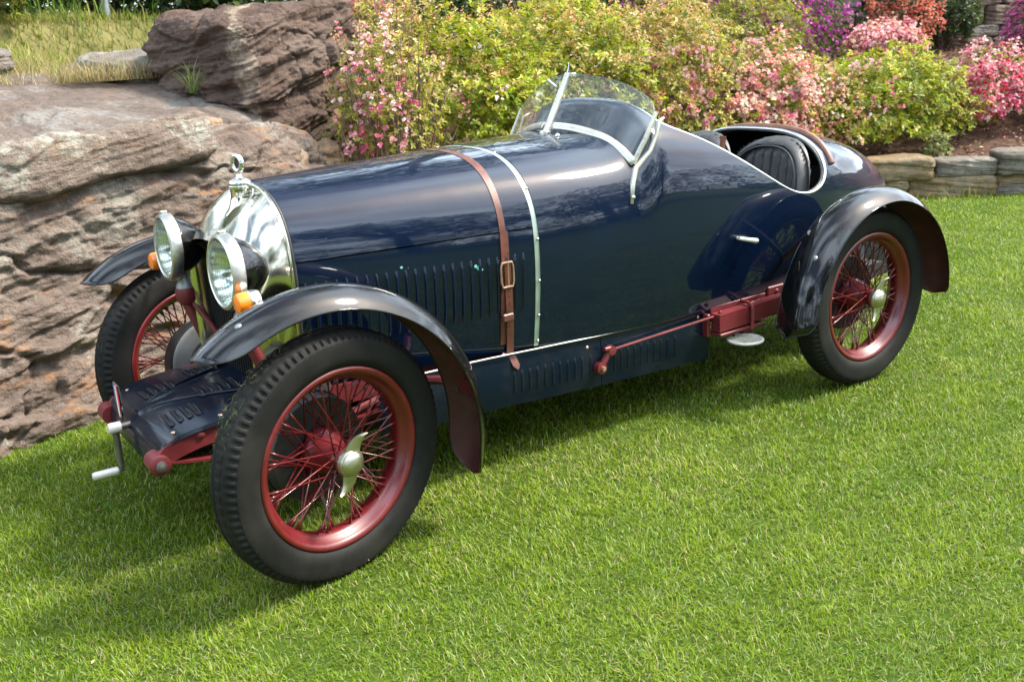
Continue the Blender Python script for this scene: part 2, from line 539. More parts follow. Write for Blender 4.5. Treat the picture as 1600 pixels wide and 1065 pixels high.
# gradient noise on arrays
_perm = RS.permutation(256)
_perm = np.concatenate([_perm, _perm, _perm])
_g = RS.normal(size=(256, 3)); _g /= np.linalg.norm(_g, axis=1)[:, None]
def pnoise(P):
    P = np.asarray(P, float)
    i = np.floor(P).astype(int); f = P - i; i &= 255
    u = f * f * f * (f * (f * 6 - 15) + 10)
    out = 0
    for dx in (0, 1):
        for dy in (0, 1):
            for dz in (0, 1):
                h = _perm[_perm[_perm[(i[:, 0] + dx) & 255] + ((i[:, 1] + dy) & 255)] + ((i[:, 2] + dz) & 255)]
                d = (_g[h] * (f - [dx, dy, dz])).sum(1)
                out = out + d * np.where(dx, u[:, 0], 1 - u[:, 0]) * np.where(dy, u[:, 1], 1 - u[:, 1]) * np.where(dz, u[:, 2], 1 - u[:, 2])
    return out * 1.6
def fbm(P, oct=5, gain=0.5, lac=2.03, ridge=False):
    P = np.asarray(P, float); a = 1.0; s = 0; t = 0
    for k in range(oct):
        n = pnoise(P + 17.3 * k)
        if ridge: n = 1 - 2 * np.abs(n)
        s = s + a * n; t += a; a *= gain; P = P * lac
    return s / t

# ------------------------------------------------------------------ terrain
BL = np.array([(6, -1.0), (2.5, -1.35), (0.9, -1.5), (-0.3, -1.9), (-1.4, -2.2), (-2.4, -2.75), (-3.6, -3.15), (-4.8, -3.0), (-5.9, -2.38), (-6.6, -1.86), (-7.4, -1.22), (-9.0, 0.1), (-13, 3.2)])
def bank_dist(X, Y):
    """distance behind the foot of the bank (positive behind, negative on the lawn)"""
    P = np.stack([X.ravel(), Y.ravel()], 1); best = np.full(len(P), 1e9); sg = np.ones(len(P)); xx = np.zeros(len(P))
    for a, b in zip(BL[:-1], BL[1:]):
        ab = b - a; t = np.clip(((P - a) @ ab) / (ab @ ab), 0, 1); q = a + t[:, None] * ab
        d = np.linalg.norm(P - q, axis=1); cr = ab[0] * (P[:, 1] - a[1]) - ab[1] * (P[:, 0] - a[0])
        m = d < best; best = np.where(m, d, best); sg = np.where(m, np.sign(cr), sg); xx = np.where(m, q[:, 0], xx)
    return (best * sg).reshape(X.shape), xx.reshape(X.shape)
def ss(a, b, x):
    t = np.clip((x - a) / (b - a), 0, 1); return t * t * (3 - 2 * t)
def ground(X, Y):
    X = np.asarray(X, float); Y = np.asarray(Y, float)
    d, bx = bank_dist(X, Y)
    right = 0.24 * ss(0.12, 0.22, d) + 0.245 * np.clip(d - 0.15, 0, 3.4) + 0.75 * ss(4.3, 4.7, d) + 0.05 * np.clip(d - 4, 0, 60)
    left = 0.9 * ss(0.3, 1.0, d) + 0.45 * ss(0.9, 2.1, d) + 0.16 * np.clip(d - 1.8, 0, 6) + 0.05 * np.clip(d - 7.8, 0, 60)
    w = ss(-2.3, -1.3, bx)
    z = right * (1 - w) + left * w
    n = pnoise(np.stack([X.ravel() * 0.9, Y.ravel() * 0.9, np.zeros(X.size)], 1)).reshape(X.shape)
    return z + 0.03 * n * ss(0.2, 1.0, d)

def ground_mat(name, c1, c2, scale, bm=0.6):
    m, nt, p = new_mat(name)
    co = objco(nt)
    n = noise(nt, scale, 8, 0.7, co); n2 = noise(nt, scale * 9, 5, 0.7, co)
    c = ramp(nt, n.outputs[0], [(0.3, c1), (0.7, c2)]).outputs[0]
    nt.links.new(c, p.inputs['Base Color'])
    setp(p, rough=0.95, spec=0.1)
    bump(nt, p, n2.outputs[0], bm, 0.02)
    return m
M['turf'] = ground_mat('turf_soil', (0.036, 0.062, 0.009), (0.072, 0.108, 0.016), 5)
M['straw'] = ground_mat('dry_turf', (0.12, 0.11, 0.04), (0.20, 0.18, 0.07), 6)
M['mulch'] = ground_mat('bark_mulch', (0.045, 0.026, 0.018), (0.13, 0.075, 0.05), 7)

def build_ground():
    # fine grid near, coarse far
    ax = np.concatenate([np.arange(-60, -14, 4.0), np.arange(-14, 3.01, 0.14), np.arange(4, 60, 4.0)])
    ay = np.concatenate([np.arange(-60, -8, 4.0), np.arange(-8, 1.01, 0.14), np.arange(2, 60, 4.0)])
    X, Y = np.meshgrid(ax, ay, indexing='ij')
    Z = ground(X, Y)
    d, bx = bank_dist(X, Y)
    V = np.stack([X, Y, Z], -1).reshape(-1, 3)
    h, w = X.shape
    idx = np.arange(h * w).reshape(h, w)
    F = np.stack([idx[:-1, :-1], idx[1:, :-1], idx[1:, 1:], idx[:-1, 1:]], -1).reshape(-1, 4)
    fd = d.ravel()[F].mean(1)
    lawn = F[fd < 0.16]; bank = F[fd >= 0.16]
    def sub(name, F, mat):
        u, inv = np.unique(F, return_inverse=True)
        me = fast_mesh(name, V[u], inv.reshape(F.shape), mat=mat, smooth=True)
        return link(name, me, kind='structure')
    sub('lawn', lawn, M['turf'])
    fx = V[:, 0][F].mean(1)[fd >= 0.16]; fy = V[:, 1][F].mean(1)[fd >= 0.16]
    left = (fx > -2.3) | ((fx > -3.6) & (fy < -3.6))
    sub('garden_bank', bank[~left], M['mulch'])
    sub('grassy_bank', bank[left], M['straw'])
build_ground()

# ------------------------------------------------------------------ lawn grass
def blades(P, L, W, az, lean, curl, col):
    """P (n,3) roots; each blade = quad + tip triangle made of 3 triangles (as 2 faces of a strip) -> all triangles"""
    n = len(P)
    dx, dy = np.cos(az), np.sin(az)
    side = np.stack([-dy, dx, np.zeros(n)], 1) * (W / 2)[:, None]
    h1 = L * 0.55
    m = P + np.stack([dx * np.sin(lean) * h1, dy * np.sin(lean) * h1, np.cos(lean) * h1], 1)
    l2 = np.clip(lean + curl, 0, 2.0); h2 = L * 0.45
    t = m + np.stack([dx * np.sin(l2) * h2, dy * np.sin(l2) * h2, np.cos(l2) * h2], 1)
    t[:, 2] = np.maximum(t[:, 2], P[:, 2] + 0.003)
    V = np.stack([P - side, P + side, m - side * 0.85, m + side * 0.85, t], 1).reshape(-1, 3)
    b = (np.arange(n) * 5)[:, None]
    F = np.concatenate([b + [0, 1, 3], b + [0, 3, 2], b + [2, 3, 4]], 1).reshape(-1, 3)
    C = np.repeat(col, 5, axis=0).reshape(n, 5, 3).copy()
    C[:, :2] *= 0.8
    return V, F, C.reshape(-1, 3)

def in_view(X, Y, margin):
    d = np.stack([X - CAM_LOC[0], Y - CAM_LOC[1], np.full(X.shape, -CAM_LOC[2])], -1)
    z = d @ np.array(_fw); x = d @ np.array(_r2); y = d @ np.array(_u2)
    ok = z > 0.5
    k = 800 / FPX * z + margin; kv = 532.5 / FPX * z + margin
    return ok & (np.abs(x) < k) & (np.abs(y) < kv), z

def lawn_grass():
    N = 1300000
    X = RS.uniform(-11.0, 2.6, N); Y = RS.uniform(-4.0, 4.2, N)
    core, z = in_view(X, Y, 0.40); vis, z = in_view(X, Y, 1.9)
    d, bx = bank_dist(X, Y)
    keep = vis & (d < 0.14)
    base = 43000 * np.clip(2.6 / np.maximum(z, 2.0), 0, 1) ** 1.9
    dens0 = N / (13.6 * 8.2)
    # oversample: probability relative to raw density, several passes give the near field its density
    Ps = []
    for it in range(3):
        if it:
            X = RS.uniform(-11.0, 2.6, N); Y = RS.uniform(-4.0, 4.2, N)
            core, z = in_view(X, Y, 0.40); vis, z = in_view(X, Y, 1.9); d, bx = bank_dist(X, Y); keep = vis & (d < 0.14)
            base = 43000 * np.clip(2.6 / np.maximum(z, 2.0), 0, 1) ** 1.9
        pr = np.clip(base / (3 * dens0), 0, 1) * np.where(core, 1.0, 0.40)
        clump = pnoise(np.stack([X * 9, Y * 9, np.zeros(N)], 1)) + 0.5 * pnoise(np.stack([X * 22, Y * 22, np.zeros(N)], 1))
        pr = pr * np.clip(0.8 + 0.55 * clump, 0.25, 1.2)
        s = keep & (RS.rand(N) < pr)
        Ps.append(np.stack([X[s], Y[s], z[s], d[s], core[s]], 1))
    Q = np.concatenate(Ps); n = len(Q)
    P = np.stack([Q[:, 0], Q[:, 1], ground(Q[:, 0], Q[:, 1])], 1)
    zz = Q[:, 2]
    thick = np.clip(zz / 2.6, 0.9, 3.2) * np.where(Q[:, 4] > 0.5, 1.0, 1.7)
    L = RS.uniform(0.012, 0.031, n) * np.clip(0.85 + 0.15 * thick, 1, 1.3)
    W = RS.uniform(0.0016, 0.0031, n) * thick ** 0.75
    tall = ss(-0.16, 0.06, Q[:, 3]) * (RS.rand(n) < 0.5)      # unmown edge under the rocks and wall
    L *= 1 + 1.7 * tall
    # directions: little swirls so that mown clumps lie the same way
    sw = pnoise(np.stack([Q[:, 0] * 4, Q[:, 1] * 4, np.full(n, 3.3)], 1)) * 5
    az = sw + RS.normal(0, 2.2, n)
    lean = np.abs(RS.normal(0.80, 0.42, n)); curl = RS.uniform(0.0, 0.55, n)
    big = fbm(np.stack([Q[:, 0] * 1.3, Q[:, 1] * 1.3, np.full(n, 9.1)], 1), 4)
    t = np.clip(0.5 + 0.55 * big + 0.35 * pnoise(np.stack([Q[:, 0] * 6, Q[:, 1] * 6, np.full(n, 1.7)], 1)) + RS.normal(0, 0.22, n), 0, 1)
    g1 = np.array([0.105, 0.190, 0.007]); g2 = np.array([0.255, 0.345, 0.022])
    cl2 = pnoise(np.stack([Q[:, 0] * 6, Q[:, 1] * 6, np.full(n, 1.7)], 1)); L = L * (1 + 0.35 * cl2)
    col = g1 + (g2 - g1) * t[:, None]
    col *= RS.uniform(0.75, 1.25, n)[:, None]
    dry = RS.rand(n) < 0.09 + 0.09 * (big > 0.2)
    col[dry] = np.array([0.46, 0.40, 0.19]) * RS.uniform(0.6, 1.2, dry.sum())[:, None]
    blue = RS.rand(n) < 0.13
    col[blue] = np.array([0.27, 0.36, 0.13]) * RS.uniform(0.8, 1.3, blue.sum())[:, None]
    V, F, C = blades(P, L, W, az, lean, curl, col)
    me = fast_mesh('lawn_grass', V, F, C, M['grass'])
    o = link('lawn_grass', me, kind='stuff', label='mown green lawn grass under and in front of the car', cat='grass')
    print('lawn blades', n)
lawn_grass()

# ------------------------------------------------------------------ the car
CAR = empty('roadster', (-1.15, 0, 0), 'navy blue vintage open two seater with red wire wheels parked on the lawn', 'car')
WB, TR = 2.33, 0.5975                # wheelbase, half track
ST = np.array([                     # x, crown z, half width, widest z, exponent, bottom half width, bottom z
    (-0.07, 1.045, .286, .78, 2.6, .262, .445), (-0.4, 1.058, .338, .76, 2.66, .305, .438), (-0.87, 1.075, .404, .74, 2.75, .372, .428),
    (-1.08, 1.081, .424, .74, 2.8, .381, .414), (-1.22, 1.086, .430, .74, 2.8, .383, .408), (-1.31, 1.098, .434, .74, 2.85, .384, .404), (-1.36, 1.145, .438, .74, 2.95, .385, .402),
    (-1.42, 1.196, .440, .74, 3.0, .385, .400), (-1.6, 1.17, .442, .74, 3.0, .386, .394), (-2.0, 1.075, .430, .73, 3.0, .375, .380),
    (-2.36, 1.006, .398, .70, 3.0, .340, .376), (-2.6, .962, .345, .67, 2.75, .290, .380), (-2.85, .897, .268, .63, 2.5, .215, .395),
    (-3.05, .812, .186, .585, 2.35, .14, .425), (-3.19, .716, .115, .555, 2.2, .08, .455), (-3.28, .622, .058, .53, 2.05, .038, .485), (-3.32, .545, .012, .52, 2.0, .008, .505)])
def _pchip(x, y, q):
    h = np.diff(x); dl = np.diff(y) / h; d = np.zeros_like(y)
    for i in range(1, len(x) - 1):
        if dl[i - 1] * dl[i] > 0:
            w1 = 2 * h[i] + h[i - 1]; w2 = h[i] + 2 * h[i - 1]
            d[i] = (w1 + w2) / (w1 / dl[i - 1] + w2 / dl[i])
    d[0] = dl[0]; d[-1] = dl[-1]
    k = np.clip(np.searchsorted(x, q) - 1, 0, len(x) - 2); t = (q - x[k]) / h[k]
    return ((1 + 2 * t) * (1 - t) ** 2 * y[k] + t * (1 - t) ** 2 * h[k] * d[k] + t * t * (3 - 2 * t) * y[k + 1] + t * t * (t - 1) * h[k] * d[k + 1])
_sx = ST[::-1, 0]
_qx = np.arange(-3.32, -0.0699, 0.005)
_tab = np.stack([_pchip(_sx, ST[::-1, c], _qx) for c in range(1, 7)], 1)
_k = np.exp(-0.5 * (np.arange(-14, 15) * 0.005 / 0.015) ** 2); _k /= _k.sum()
_pad = np.concatenate([2 * _tab[:1] - _tab[14:0:-1], _tab, 2 * _tab[-1:] - _tab[-2:-16:-1]])
_tab = np.stack([np.convolve(_pad[:, c], _k, 'valid') for c in range(6)], 1)
def prof(x, m=241):
    """near-side half profile of the body at station x: y, z from the crown to the bottom edge"""
    zc, w, zm, n, wb, zb = [np.interp(x, _qx, _tab[:, c]) for c in range(6)]
    mu = int(m * 0.62)
    a = np.linspace(0, math.pi / 2, mu)
    h = zc - zm
    r = (np.abs(np.sin(a) / w) ** n + np.abs(np.cos(a) / h) ** n) ** (-1 / n)
    y = r * np.sin(a); z = zm + r * np.cos(a)
    t = np.linspace(0, 1, m - mu + 1)[1:]
    y = np.concatenate([y, w - (w - wb) * t ** 1.7]); z = np.concatenate([z, zm - (zm - zb) * t])
    s = np.concatenate([[0], np.cumsum(np.hypot(np.diff(y), np.diff(z)))])
    return y, z, s
def skin(x, s0=None, s1=None, k=40, z0=None, z1=None, off=0.0, at=None):
    """k points along the profile between arc lengths / heights, pushed out by off"""
    y, z, s = prof(x)
    if z0 is not None: s0 = np.interp(-z0, -z, s)
    if z1 is not None: s1 = np.interp(-z1, -z, s)
    s0 = 0 if s0 is None else s0; s1 = s[-1] if s1 is None else s1
    q = np.linspace(s0, s1, k) if at is None else np.asarray(at) * s[-1]
    yy = np.interp(q, s, y); zz = np.interp(q, s, z)
    if off:
        e = 0.004
        ty = np.interp(q + e, s, y) - np.interp(q - e, s, y); tz = np.interp(q + e, s, z) - np.interp(q - e, s, z)
        l = np.hypot(ty, tz) + 1e-9
        yy = yy - off * tz / l; zz = zz + off * ty / l
    return np.stack([np.full(len(q), x), yy, zz], 1)
def side_y(x, z, off=0.0):
    y, zz, s = prof(x)
    k = np.argmax(zz <= z) if z < zz[0] else 0
    return float(np.interp(-z, -zz, y)) + off

def solid(o, t=0.004, offset=-1):
    md = o.modifiers.new('thickness', 'SOLIDIFY'); md.thickness = t; md.offset = offset
    es = o.modifiers.new('crisp_edges', 'EDGE_SPLIT'); es.split_angle = rad(50)
    return o

def zsplit(x):
    return np.interp(x, [-0.875, -0.07], [0.838, 0.834])

# --- bonnet: top skin left and right of the centre hinge, hinged side panels with louvres
def bonnet_panel(side, top):
    xs = np.linspace(-0.868, -0.084, 60)
    rows = []
    for x in xs:
        r = skin(x, s0=0.004, z1=zsplit(x) + 0.0015, k=44) if top else skin(x, z0=zsplit(x) - 0.0025, k=30, off=-0.002)
        r[:, 1] *= side
        rows.append(r)
    return MB().grid(np.array(rows), flip=(side < 0))
for sd in (1, -1):
    solid(bonnet_panel(sd, True).build('bonnet_top', M['navy'], CAR, hard=0), 0.003)
    bs = solid(bonnet_panel(sd, False).build('bonnet_side', M['navy'], CAR, hard=0), 0.003)
    # louvres: pressed ribs with a rounded head, open along the rear edge
    zt = lambda x: np.interp(x, [-0.82, -0.09], [0.772, 0.782]); zb_ = lambda x: np.interp(x, [-0.82, -0.09], [0.560, 0.552])
    me_l = None
    for i in range(24):
        x = -0.105 - i * (0.712 / 23)
        yt, yb = side_y(x, zt(x)) - 0.003, side_y(x, zb_(x)) - 0.003
        nz, nk = 9, 5
        P = []
        for a in range(nz):
            t = a / (nz - 1)
            z = zt(x) + (zb_(x) - zt(x)) * t
            yb0 = side_y(x, z) - 0.003
            amp = 0.0105 * min(1, (min(t, 1 - t) / 0.085)) ** 0.5 if 0 < t < 1 else 0.0
            row = []
            for k in range(nk):
                u = k / (nk - 1)
                row.append((x + 0.0085 - 0.017 * u, (yb0 + amp * math.sin(math.pi * (u ** 0.6)) ** 0.8) * sd, z))
            P.append(row)
        MB().grid(np.array(P), flip=(sd > 0)).build('louvre', M['navy'], bs, hard=0)
    # hinge rivets: three clusters of three on the top skin
    for hx in (-0.24, -0.48, -0.70):
        for dx, dz in ((-0.010, 0.0), (0.012, -0.004), (0.0, 0.028)):
            zz = 0.872 + dz
            yy = side_y(hx + dx, zz)
            MB().dome((hx + dx, sd * yy, zz), (0, sd * 0.97, 0.25), 0.0045, 0.003, 8, 3).build('hinge_rivet', M['navy'], CAR, hard=0)
MB().tube([(x, 0, float(skin(x, k=2)[0][2]) + 0.001) for x in np.linspace(-0.865, -0.085, 20)], 0.0045, 8).build('bonnet_hinge', M['navy'], CAR)
for (x, z, s_) in ((-0.40, 0.775, .006), (-0.655, 0.735, .010), (-0.665, .728, .006), (-0.645, .742, .007)):
    y = side_y(x, z) + 0.0012
    a = np.linspace(0, 2 * math.pi, 9)[:-1]
    MB().prism([(x + s_ * math.cos(t) * (0.7 + 0.5 * random.random()), y, z + s_ * 0.7 * math.sin(t)) for t in a], (0, 0.0008, 0)).build('paint_chip', M['chip'], CAR, smooth=False)

# --- main body with the cockpit opening cut out
CK = [(-1.43, 1.6), (-1.43, 1.30), (-1.432, 1.135), (-1.445, 1.108), (-1.60, 1.042), (-1.80, .944), (-1.96, .866), (-2.06, .818), (-2.12, .793), (-2.18, .779),
      (-2.24, .776), (-2.295, .787), (-2.335, .813), (-2.356, .85), (-2.362, .90), (-2.362, 1.0), (-2.362, 1.6)]
def chaikin(p, it=2):
    p = np.array(p, float)
    for _ in range(it):
        q = np.empty((2 * len(p), 2)); q[0] = p[0]; q[-1] = p[-1]
        q[1:-1:2] = 0.75 * p[:-1] + 0.25 * p[1:]; q[2:-1:2] = 0.25 * p[:-1] + 0.75 * p[1:]
        p = q
    return p
CKs = chaikin(CK, 2)
def ck_sd(P):
    """>0 inside the opening (side view polygon, front edge swept a little)"""
    x = P[:, 0] + 0.05 * (P[:, 1] / 0.4) ** 2 * ss(-2.1, -1.6, P[:, 0]); z = P[:, 2]
    best = np.full(len(x), 1e9); sg = np.full(len(x), -1.0)
    for a, b in zip(CKs[:-1], CKs[1:]):
        ab = b - a; L = ab @ ab
        if L < 1e-12: continue
        t = np.clip(((x - a[0]) * ab[0] + (z - a[1]) * ab[1]) / L, 0, 1)
        dx = x - a[0] - t * ab[0]; dz = z - a[1] - t * ab[1]
        d = np.hypot(dx, dz); cr = ab[0] * (z - a[1]) - ab[1] * (x - a[0])
        m = d < best - 1e-9
        best = np.where(m, d, best); sg = np.where(m, np.sign(cr), sg)
    return -best * sg
def clip_mesh(V, T, fn):
    """drop the part of triangle mesh where fn > 0; returns vertices, triangles, boundary segments"""
    d = fn(V); V = list(map(tuple, V)); cache = {}; out = []; seg = []
    def cut(i, j):
        k = (min(i, j), max(i, j))
        if k not in cache:
            t = d[i] / (d[i] - d[j])
            cache[k] = len(V); V.append(tuple(np.array(V[i]) * (1 - t) + np.array(V[j]) * t))
        return cache[k]
    for f in T:
        s = [d[i] > 0 for i in f]
        c = sum(s)
        if c == 0: out.append(tuple(f))
        elif c == 1:
            k = s.index(True); a, b, e = f[k], f[(k + 1) % 3], f[(k + 2) % 3]
            p, q = cut(a, b), cut(a, e)
            out += [(p, b, e), (p, e, q)]; seg.append((p, q))
        elif c == 2:
            k = s.index(False); a, b, e = f[k], f[(k + 1) % 3], f[(k + 2) % 3]
            p, q = cut(a, b), cut(a, e)
            out.append((a, p, q)); seg.append((p, q))
    return V, out, seg
def body():
    xs = np.concatenate([np.linspace(-0.876, -2.36, 150), np.linspace(-2.37, -3.315, 90)])
    u = np.linspace(0, 1, 90)
    rows = []
    for x in xs:
        h = skin(x, at=u)
        l = h[::-1].copy(); l[:, 1] *= -1
        rows.append(np.concatenate([l[:-1], h]))
    P = np.array(rows); n, w = P.shape[:2]
    idx = np.arange(n * w).reshape(n, w)
    a, b, c, d = idx[:-1, :-1].ravel(), idx[:-1, 1:].ravel(), idx[1:, 1:].ravel(), idx[1:, :-1].ravel()
    T = np.concatenate([np.stack([a, c, b], 1), np.stack([a, d, c], 1)])
    V, T, seg = clip_mesh(P.reshape(-1, 3), T, ck_sd)
    used = sorted({i for t in T for i in t}); re = {k: i for i, k in enumerate(used)}
    o = finish('body', [V[i] for i in used], [tuple(re[i] for i in t) for t in T], M['navy'], CAR)
    nb = {}
    for p, q in seg:
        nb.setdefault(p, []).append(q); nb.setdefault(q, []).append(p)
    st = max(nb, key=lambda i: V[i][0]); loop = [st]; prev = None
    while True:
        nx = [i for i in nb[loop[-1]] if i != prev]
        if not nx or nx[0] == st: break
        prev = loop[-1]; loop.append(nx[0])
        if len(loop) > 5000: break
    L = np.array([V[i] for i in loop])
    s = np.concatenate([[0], np.cumsum(np.linalg.norm(np.diff(np.vstack([L, L[:1]]), axis=0), axis=1))])
    q = np.linspace(0, s[-1], 261)[:-1]
    LL = np.vstack([L, L[:1]])
    L = np.stack([np.interp(q, s, LL[:, k]) for k in range(3)], 1)
    for _ in range(2): L = (np.roll(L, 1, 0) + 2 * L + np.roll(L, -1, 0)) / 4
    return o, L
body_o, RIM = body()
solid(body_o, 0.006)
MB().tube(RIM, 0.0075, 8, closed=True).build('cockpit_rim', M['chrome'], CAR, hard=0)
# dark edge piping just inside the bright rim
Lc = RIM.mean(0)
MB().tube([p + (Lc - p) / np.linalg.norm(Lc - p) * 0.012 - np.array([0, 0, 0.004]) for p in RIM], 0.007, 6, closed=True).build('rim_piping', M['hide'], CAR, hard=0)
# brown roll over the back of the cockpit, on the tail deck
rp = []
for sgn in (-1, 1):
    pts = skin(-2.435, k=60, z1=0.862, off=0.012)
    pts[:, 1] *= sgn
    rp.append(pts if sgn > 0 else pts[::-1][:-1])
rp = np.concatenate(rp)
rp[:, 0] += 0.03 * (np.abs(rp[:, 1]) / 0.4) ** 2
MB().tube(rp, 0.0155, 10, up=(1, 0, 0)).build('cockpit_roll', M['wood'], CAR, hard=0)
# floor, bulkhead and sides of the cockpit
mb = MB()
mb.box((-1.75, 0, 0.42), (1.35, 0.74, 0.02))
mb.box((-1.12, 0, 0.68), (0.02, 0.72, 0.52))
mb.box((-2.44, 0, 0.62), (0.02, 0.66, 0.46))
mb.build('cockpit_floor', M['void'], CAR, smooth=False)
mb = MB()
mb.box((-1.9, 0, 0.33), (2.4, 0.56, 0.06)); mb.box((-0.55, 0, 0.27), (0.9, 0.5, 0.05)); mb.box((-0.45, 0, 0.62), (0.62, 0.3, 0.36))  # unseen pan boxes under the floor added to block light
mb.build('engine_and_blocking_pan', M['void'], CAR, smooth=False)
# steering wheel and dashboard
mb = MB(); c = np.array([-1.62, 0.17, 0.90]); ax = np.array([-0.9, 0, 0.42]); a, b, d_ = basis(ax)
mb.tube([c + 0.19 * (math.cos(t) * a + math.sin(t) * b) for t in np.linspace(0, 2 * math.pi, 33)[:-1]], 0.012, 8, closed=True)
for k in range(4):
    t = k * math.pi / 2 + 0.6
    mb.tube([c, c + 0.19 * (math.cos(t) * a + math.sin(t) * b)], 0.006, 6)
mb.tube([c, c - d_ * 0.5], 0.014, 8)
mb.build('steering_wheel', M['hide'], CAR)
MB().box((-1.40, 0, 0.97), (0.02, 0.74, 0.2)).build('dashboard', M['wood'], CAR, smooth=False)

# --- seats: bucket backs with vertical pleats
def seat(cy, cx, zt, nm='seat'):
    w, hz, zc, ne = 0.215, 0.235, zt - 0.235, 2.5
    nu, nv = 65, 44
    Pf = np.zeros((nv, nu, 3))
    def pos(u, v):
        """u across, v up (-1.1 .. 1): point on the padded face"""
        sh = (1 - max(v, 0) ** ne) ** (1 / ne)
        y = w * u * max(sh, 0.02); z = zc + hz * v
        rho = (abs(y / w) ** ne + max(v, 0) ** ne) ** (1 / ne)
        x = cx - 0.18 * (z - zc) + 0.05 * abs(y / w) ** 2.2
        if rho < 0.84:
            q = (y / w + 0.84) / 1.68 * 8.0
            x += 0.012 + 0.017 * abs(math.sin(math.pi * q)) ** 0.55 * min(1, (0.84 - rho) * 9)
        else:
            e = (rho - 0.84) / 0.16
            x += 0.016 + 0.020 * math.sin(math.pi * min(1.0, 0.12 + 0.88 * e)) - 0.045 * e ** 3 if e > 0.03 else 0.008
        return x, cy + y, z
    for i in range(nv):
        v = -1.1 + 2.098 * (i / (nv - 1)) ** 0.85
        for j in range(nu):
            Pf[i, j] = pos(-1 + 2 * j / (nu - 1), v)
    o = solid(MB().grid(Pf, flip=False).build(nm, M['hide'], CAR, hard=0), 0.05, -1)
    # piping seam round the pleated panel
    pts = []
    for t in np.linspace(-0.35, math.pi + 0.35, 40):
        yy = 0.85 * w * np.sign(math.cos(t)) * abs(math.cos(t)) ** (2 / ne); vv = 0.85 * abs(math.sin(t)) ** (2 / ne) * np.sign(math.sin(t))
        sh = (1 - max(vv, 0) ** ne) ** (1 / ne)
        p = pos(float(np.clip(yy / w / sh, -1, 1)), float(vv)); pts.append((p[0] + 0.012, p[1], p[2]))
    MB().tube(pts, 0.0042, 6).build('seat_piping', M['hide'], o, hard=0)
    MB().box((cx + 0.24, cy, 0.54), (0.44, 0.36, 0.13), bev=0.04).build('seat_cushion', M['hide'], CAR)
seat(0.185, -2.25, 0.985)
seat(-0.175, -2.185, 1.00)
MB().tube([(-2.17, 0.0, 0.99), (-2.14, 0.0, 0.80)], 0.012, 8).build('seat_strut', M['wood'], CAR)

# --- pale band with rivets between bonnet and scuttle
def band():
    out = []
    for x in (-0.884, -0.858):
        pts = skin(x, k=70, z1=0.43, off=0.0035)
        l = pts[::-1].copy(); l[:, 1] *= -1
        out.append(np.concatenate([l[:-1], pts]))
    return MB().grid(np.array(out))
bo = solid(band().build('scuttle_band', M['strip'], CAR, hard=0), 0.003, 1)
for q in (0.20, 0.42, 0.60, 0.75, 0.88, 0.98):
    for sd in (1, -1):
        y, z, s = prof(-0.871)
        p_ = skin(-0.871, at=[q * (np.interp(-0.43, -z, s) / s[-1])], off=0.0055)[0]
        nrm = skin(-0.871, at=[q * 0.98], off=0.02)[0] - skin(-0.871, at=[q * 0.98])[0]
        MB().dome((p_[0], sd * p_[1], p_[2]), (0, sd * nrm[1], nrm[2]), 0.005, 0.0035, 8, 3).build('band_rivet', M['alu'], bo, hard=0)

# --- leather bonnet strap, buckle and keeper
def strap_pts(x0, x1, z1, off, k=80, sgn=1, s0=0):
    y, z, s = prof(x0)
    send = np.interp(-z1, -z, s)
    q = np.linspace(s0, send, k); P = []
    for i, a in enumerate(q):
        t = a / send
        x = x0 + (x1 - x0) * t
        p_ = skin(x, at=[a / prof(x)[2][-1]], off=off)[0]; p_[1] *= sgn
        P.append(p_)
    return np.array(P)
def ribbon(P, w, sgn=1, taper=None):
    rows = []
    for i, p_ in enumerate(P):
        ww = w if taper is None else w * taper(i / (len(P) - 1))
        rows.append([p_ + np.array([ww / 2, 0, 0]), p_ - np.array([ww / 2, 0, 0])])
    return MB().grid(np.array(rows), flip=(sgn < 0))
A1 = strap_pts(-0.765, -0.745, 0.60, 0.004); A2 = strap_pts(-0.765, -0.75, 0.50, 0.004, sgn=-1)
full = np.concatenate([A2[::-1][:-1], A1])
so = solid(ribbon(full, 0.030).build('bonnet_strap', M['strap'], CAR, hard=0), 0.004, 1)
tail = strap_pts(-0.752, -0.752, 0.375, 0.011, 60, s0=0.0)
tail = tail[tail[:, 2] < 0.745]; tail[:, 0] -= 0.010 * ss(0.75, 0.42, tail[:, 2])
_e = tail[-1]; tail = np.concatenate([tail, [_e + np.array([-0.0015 * k, 0.0026 * k, -0.0065 * k]) for k in range(1, 10)]])
solid(ribbon(tail, 0.027, taper=lambda t: 1.0 if t < 0.94 else max(0.1, (1 - t) / 0.06)).build('strap_tongue', M['strap'], so, hard=0), 0.004, 1)
low = strap_pts(-0.748, -0.745, 0.46, 0.004, 40); low = low[low[:, 2] < 0.64]
solid(ribbon(low, 0.034).build('strap_billet', M['strap'], so, hard=0), 0.004, 1)
yb = side_y(-0.748, 0.70) + 0.013
fr = [(-0.748 + 0.024 * sx * (1 if abs(sx) < 2 else 1), yb, 0.70 + 0.040 * sz) for sx, sz in ((1, .6), (.8, 1), (-.8, 1), (-1, .6), (-1, -.6), (-.8, -1), (.8, -1), (1, -.6))]
mb = MB().tube(fr, 0.0038, 8, closed=True); mb.tube([(-0.748, yb + 0.004, 0.665), (-0.748, yb + 0.006, 0.742)], 0.003, 6)
mb.build('buckle', M['brass'], so)
yk = side_y(-0.75, 0.555) + 0.012
MB().box((-0.75, yk - 0.002, 0.555), (0.043, 0.016, 0.026), bev=0.004).build('strap_keeper', M['strap'], so)
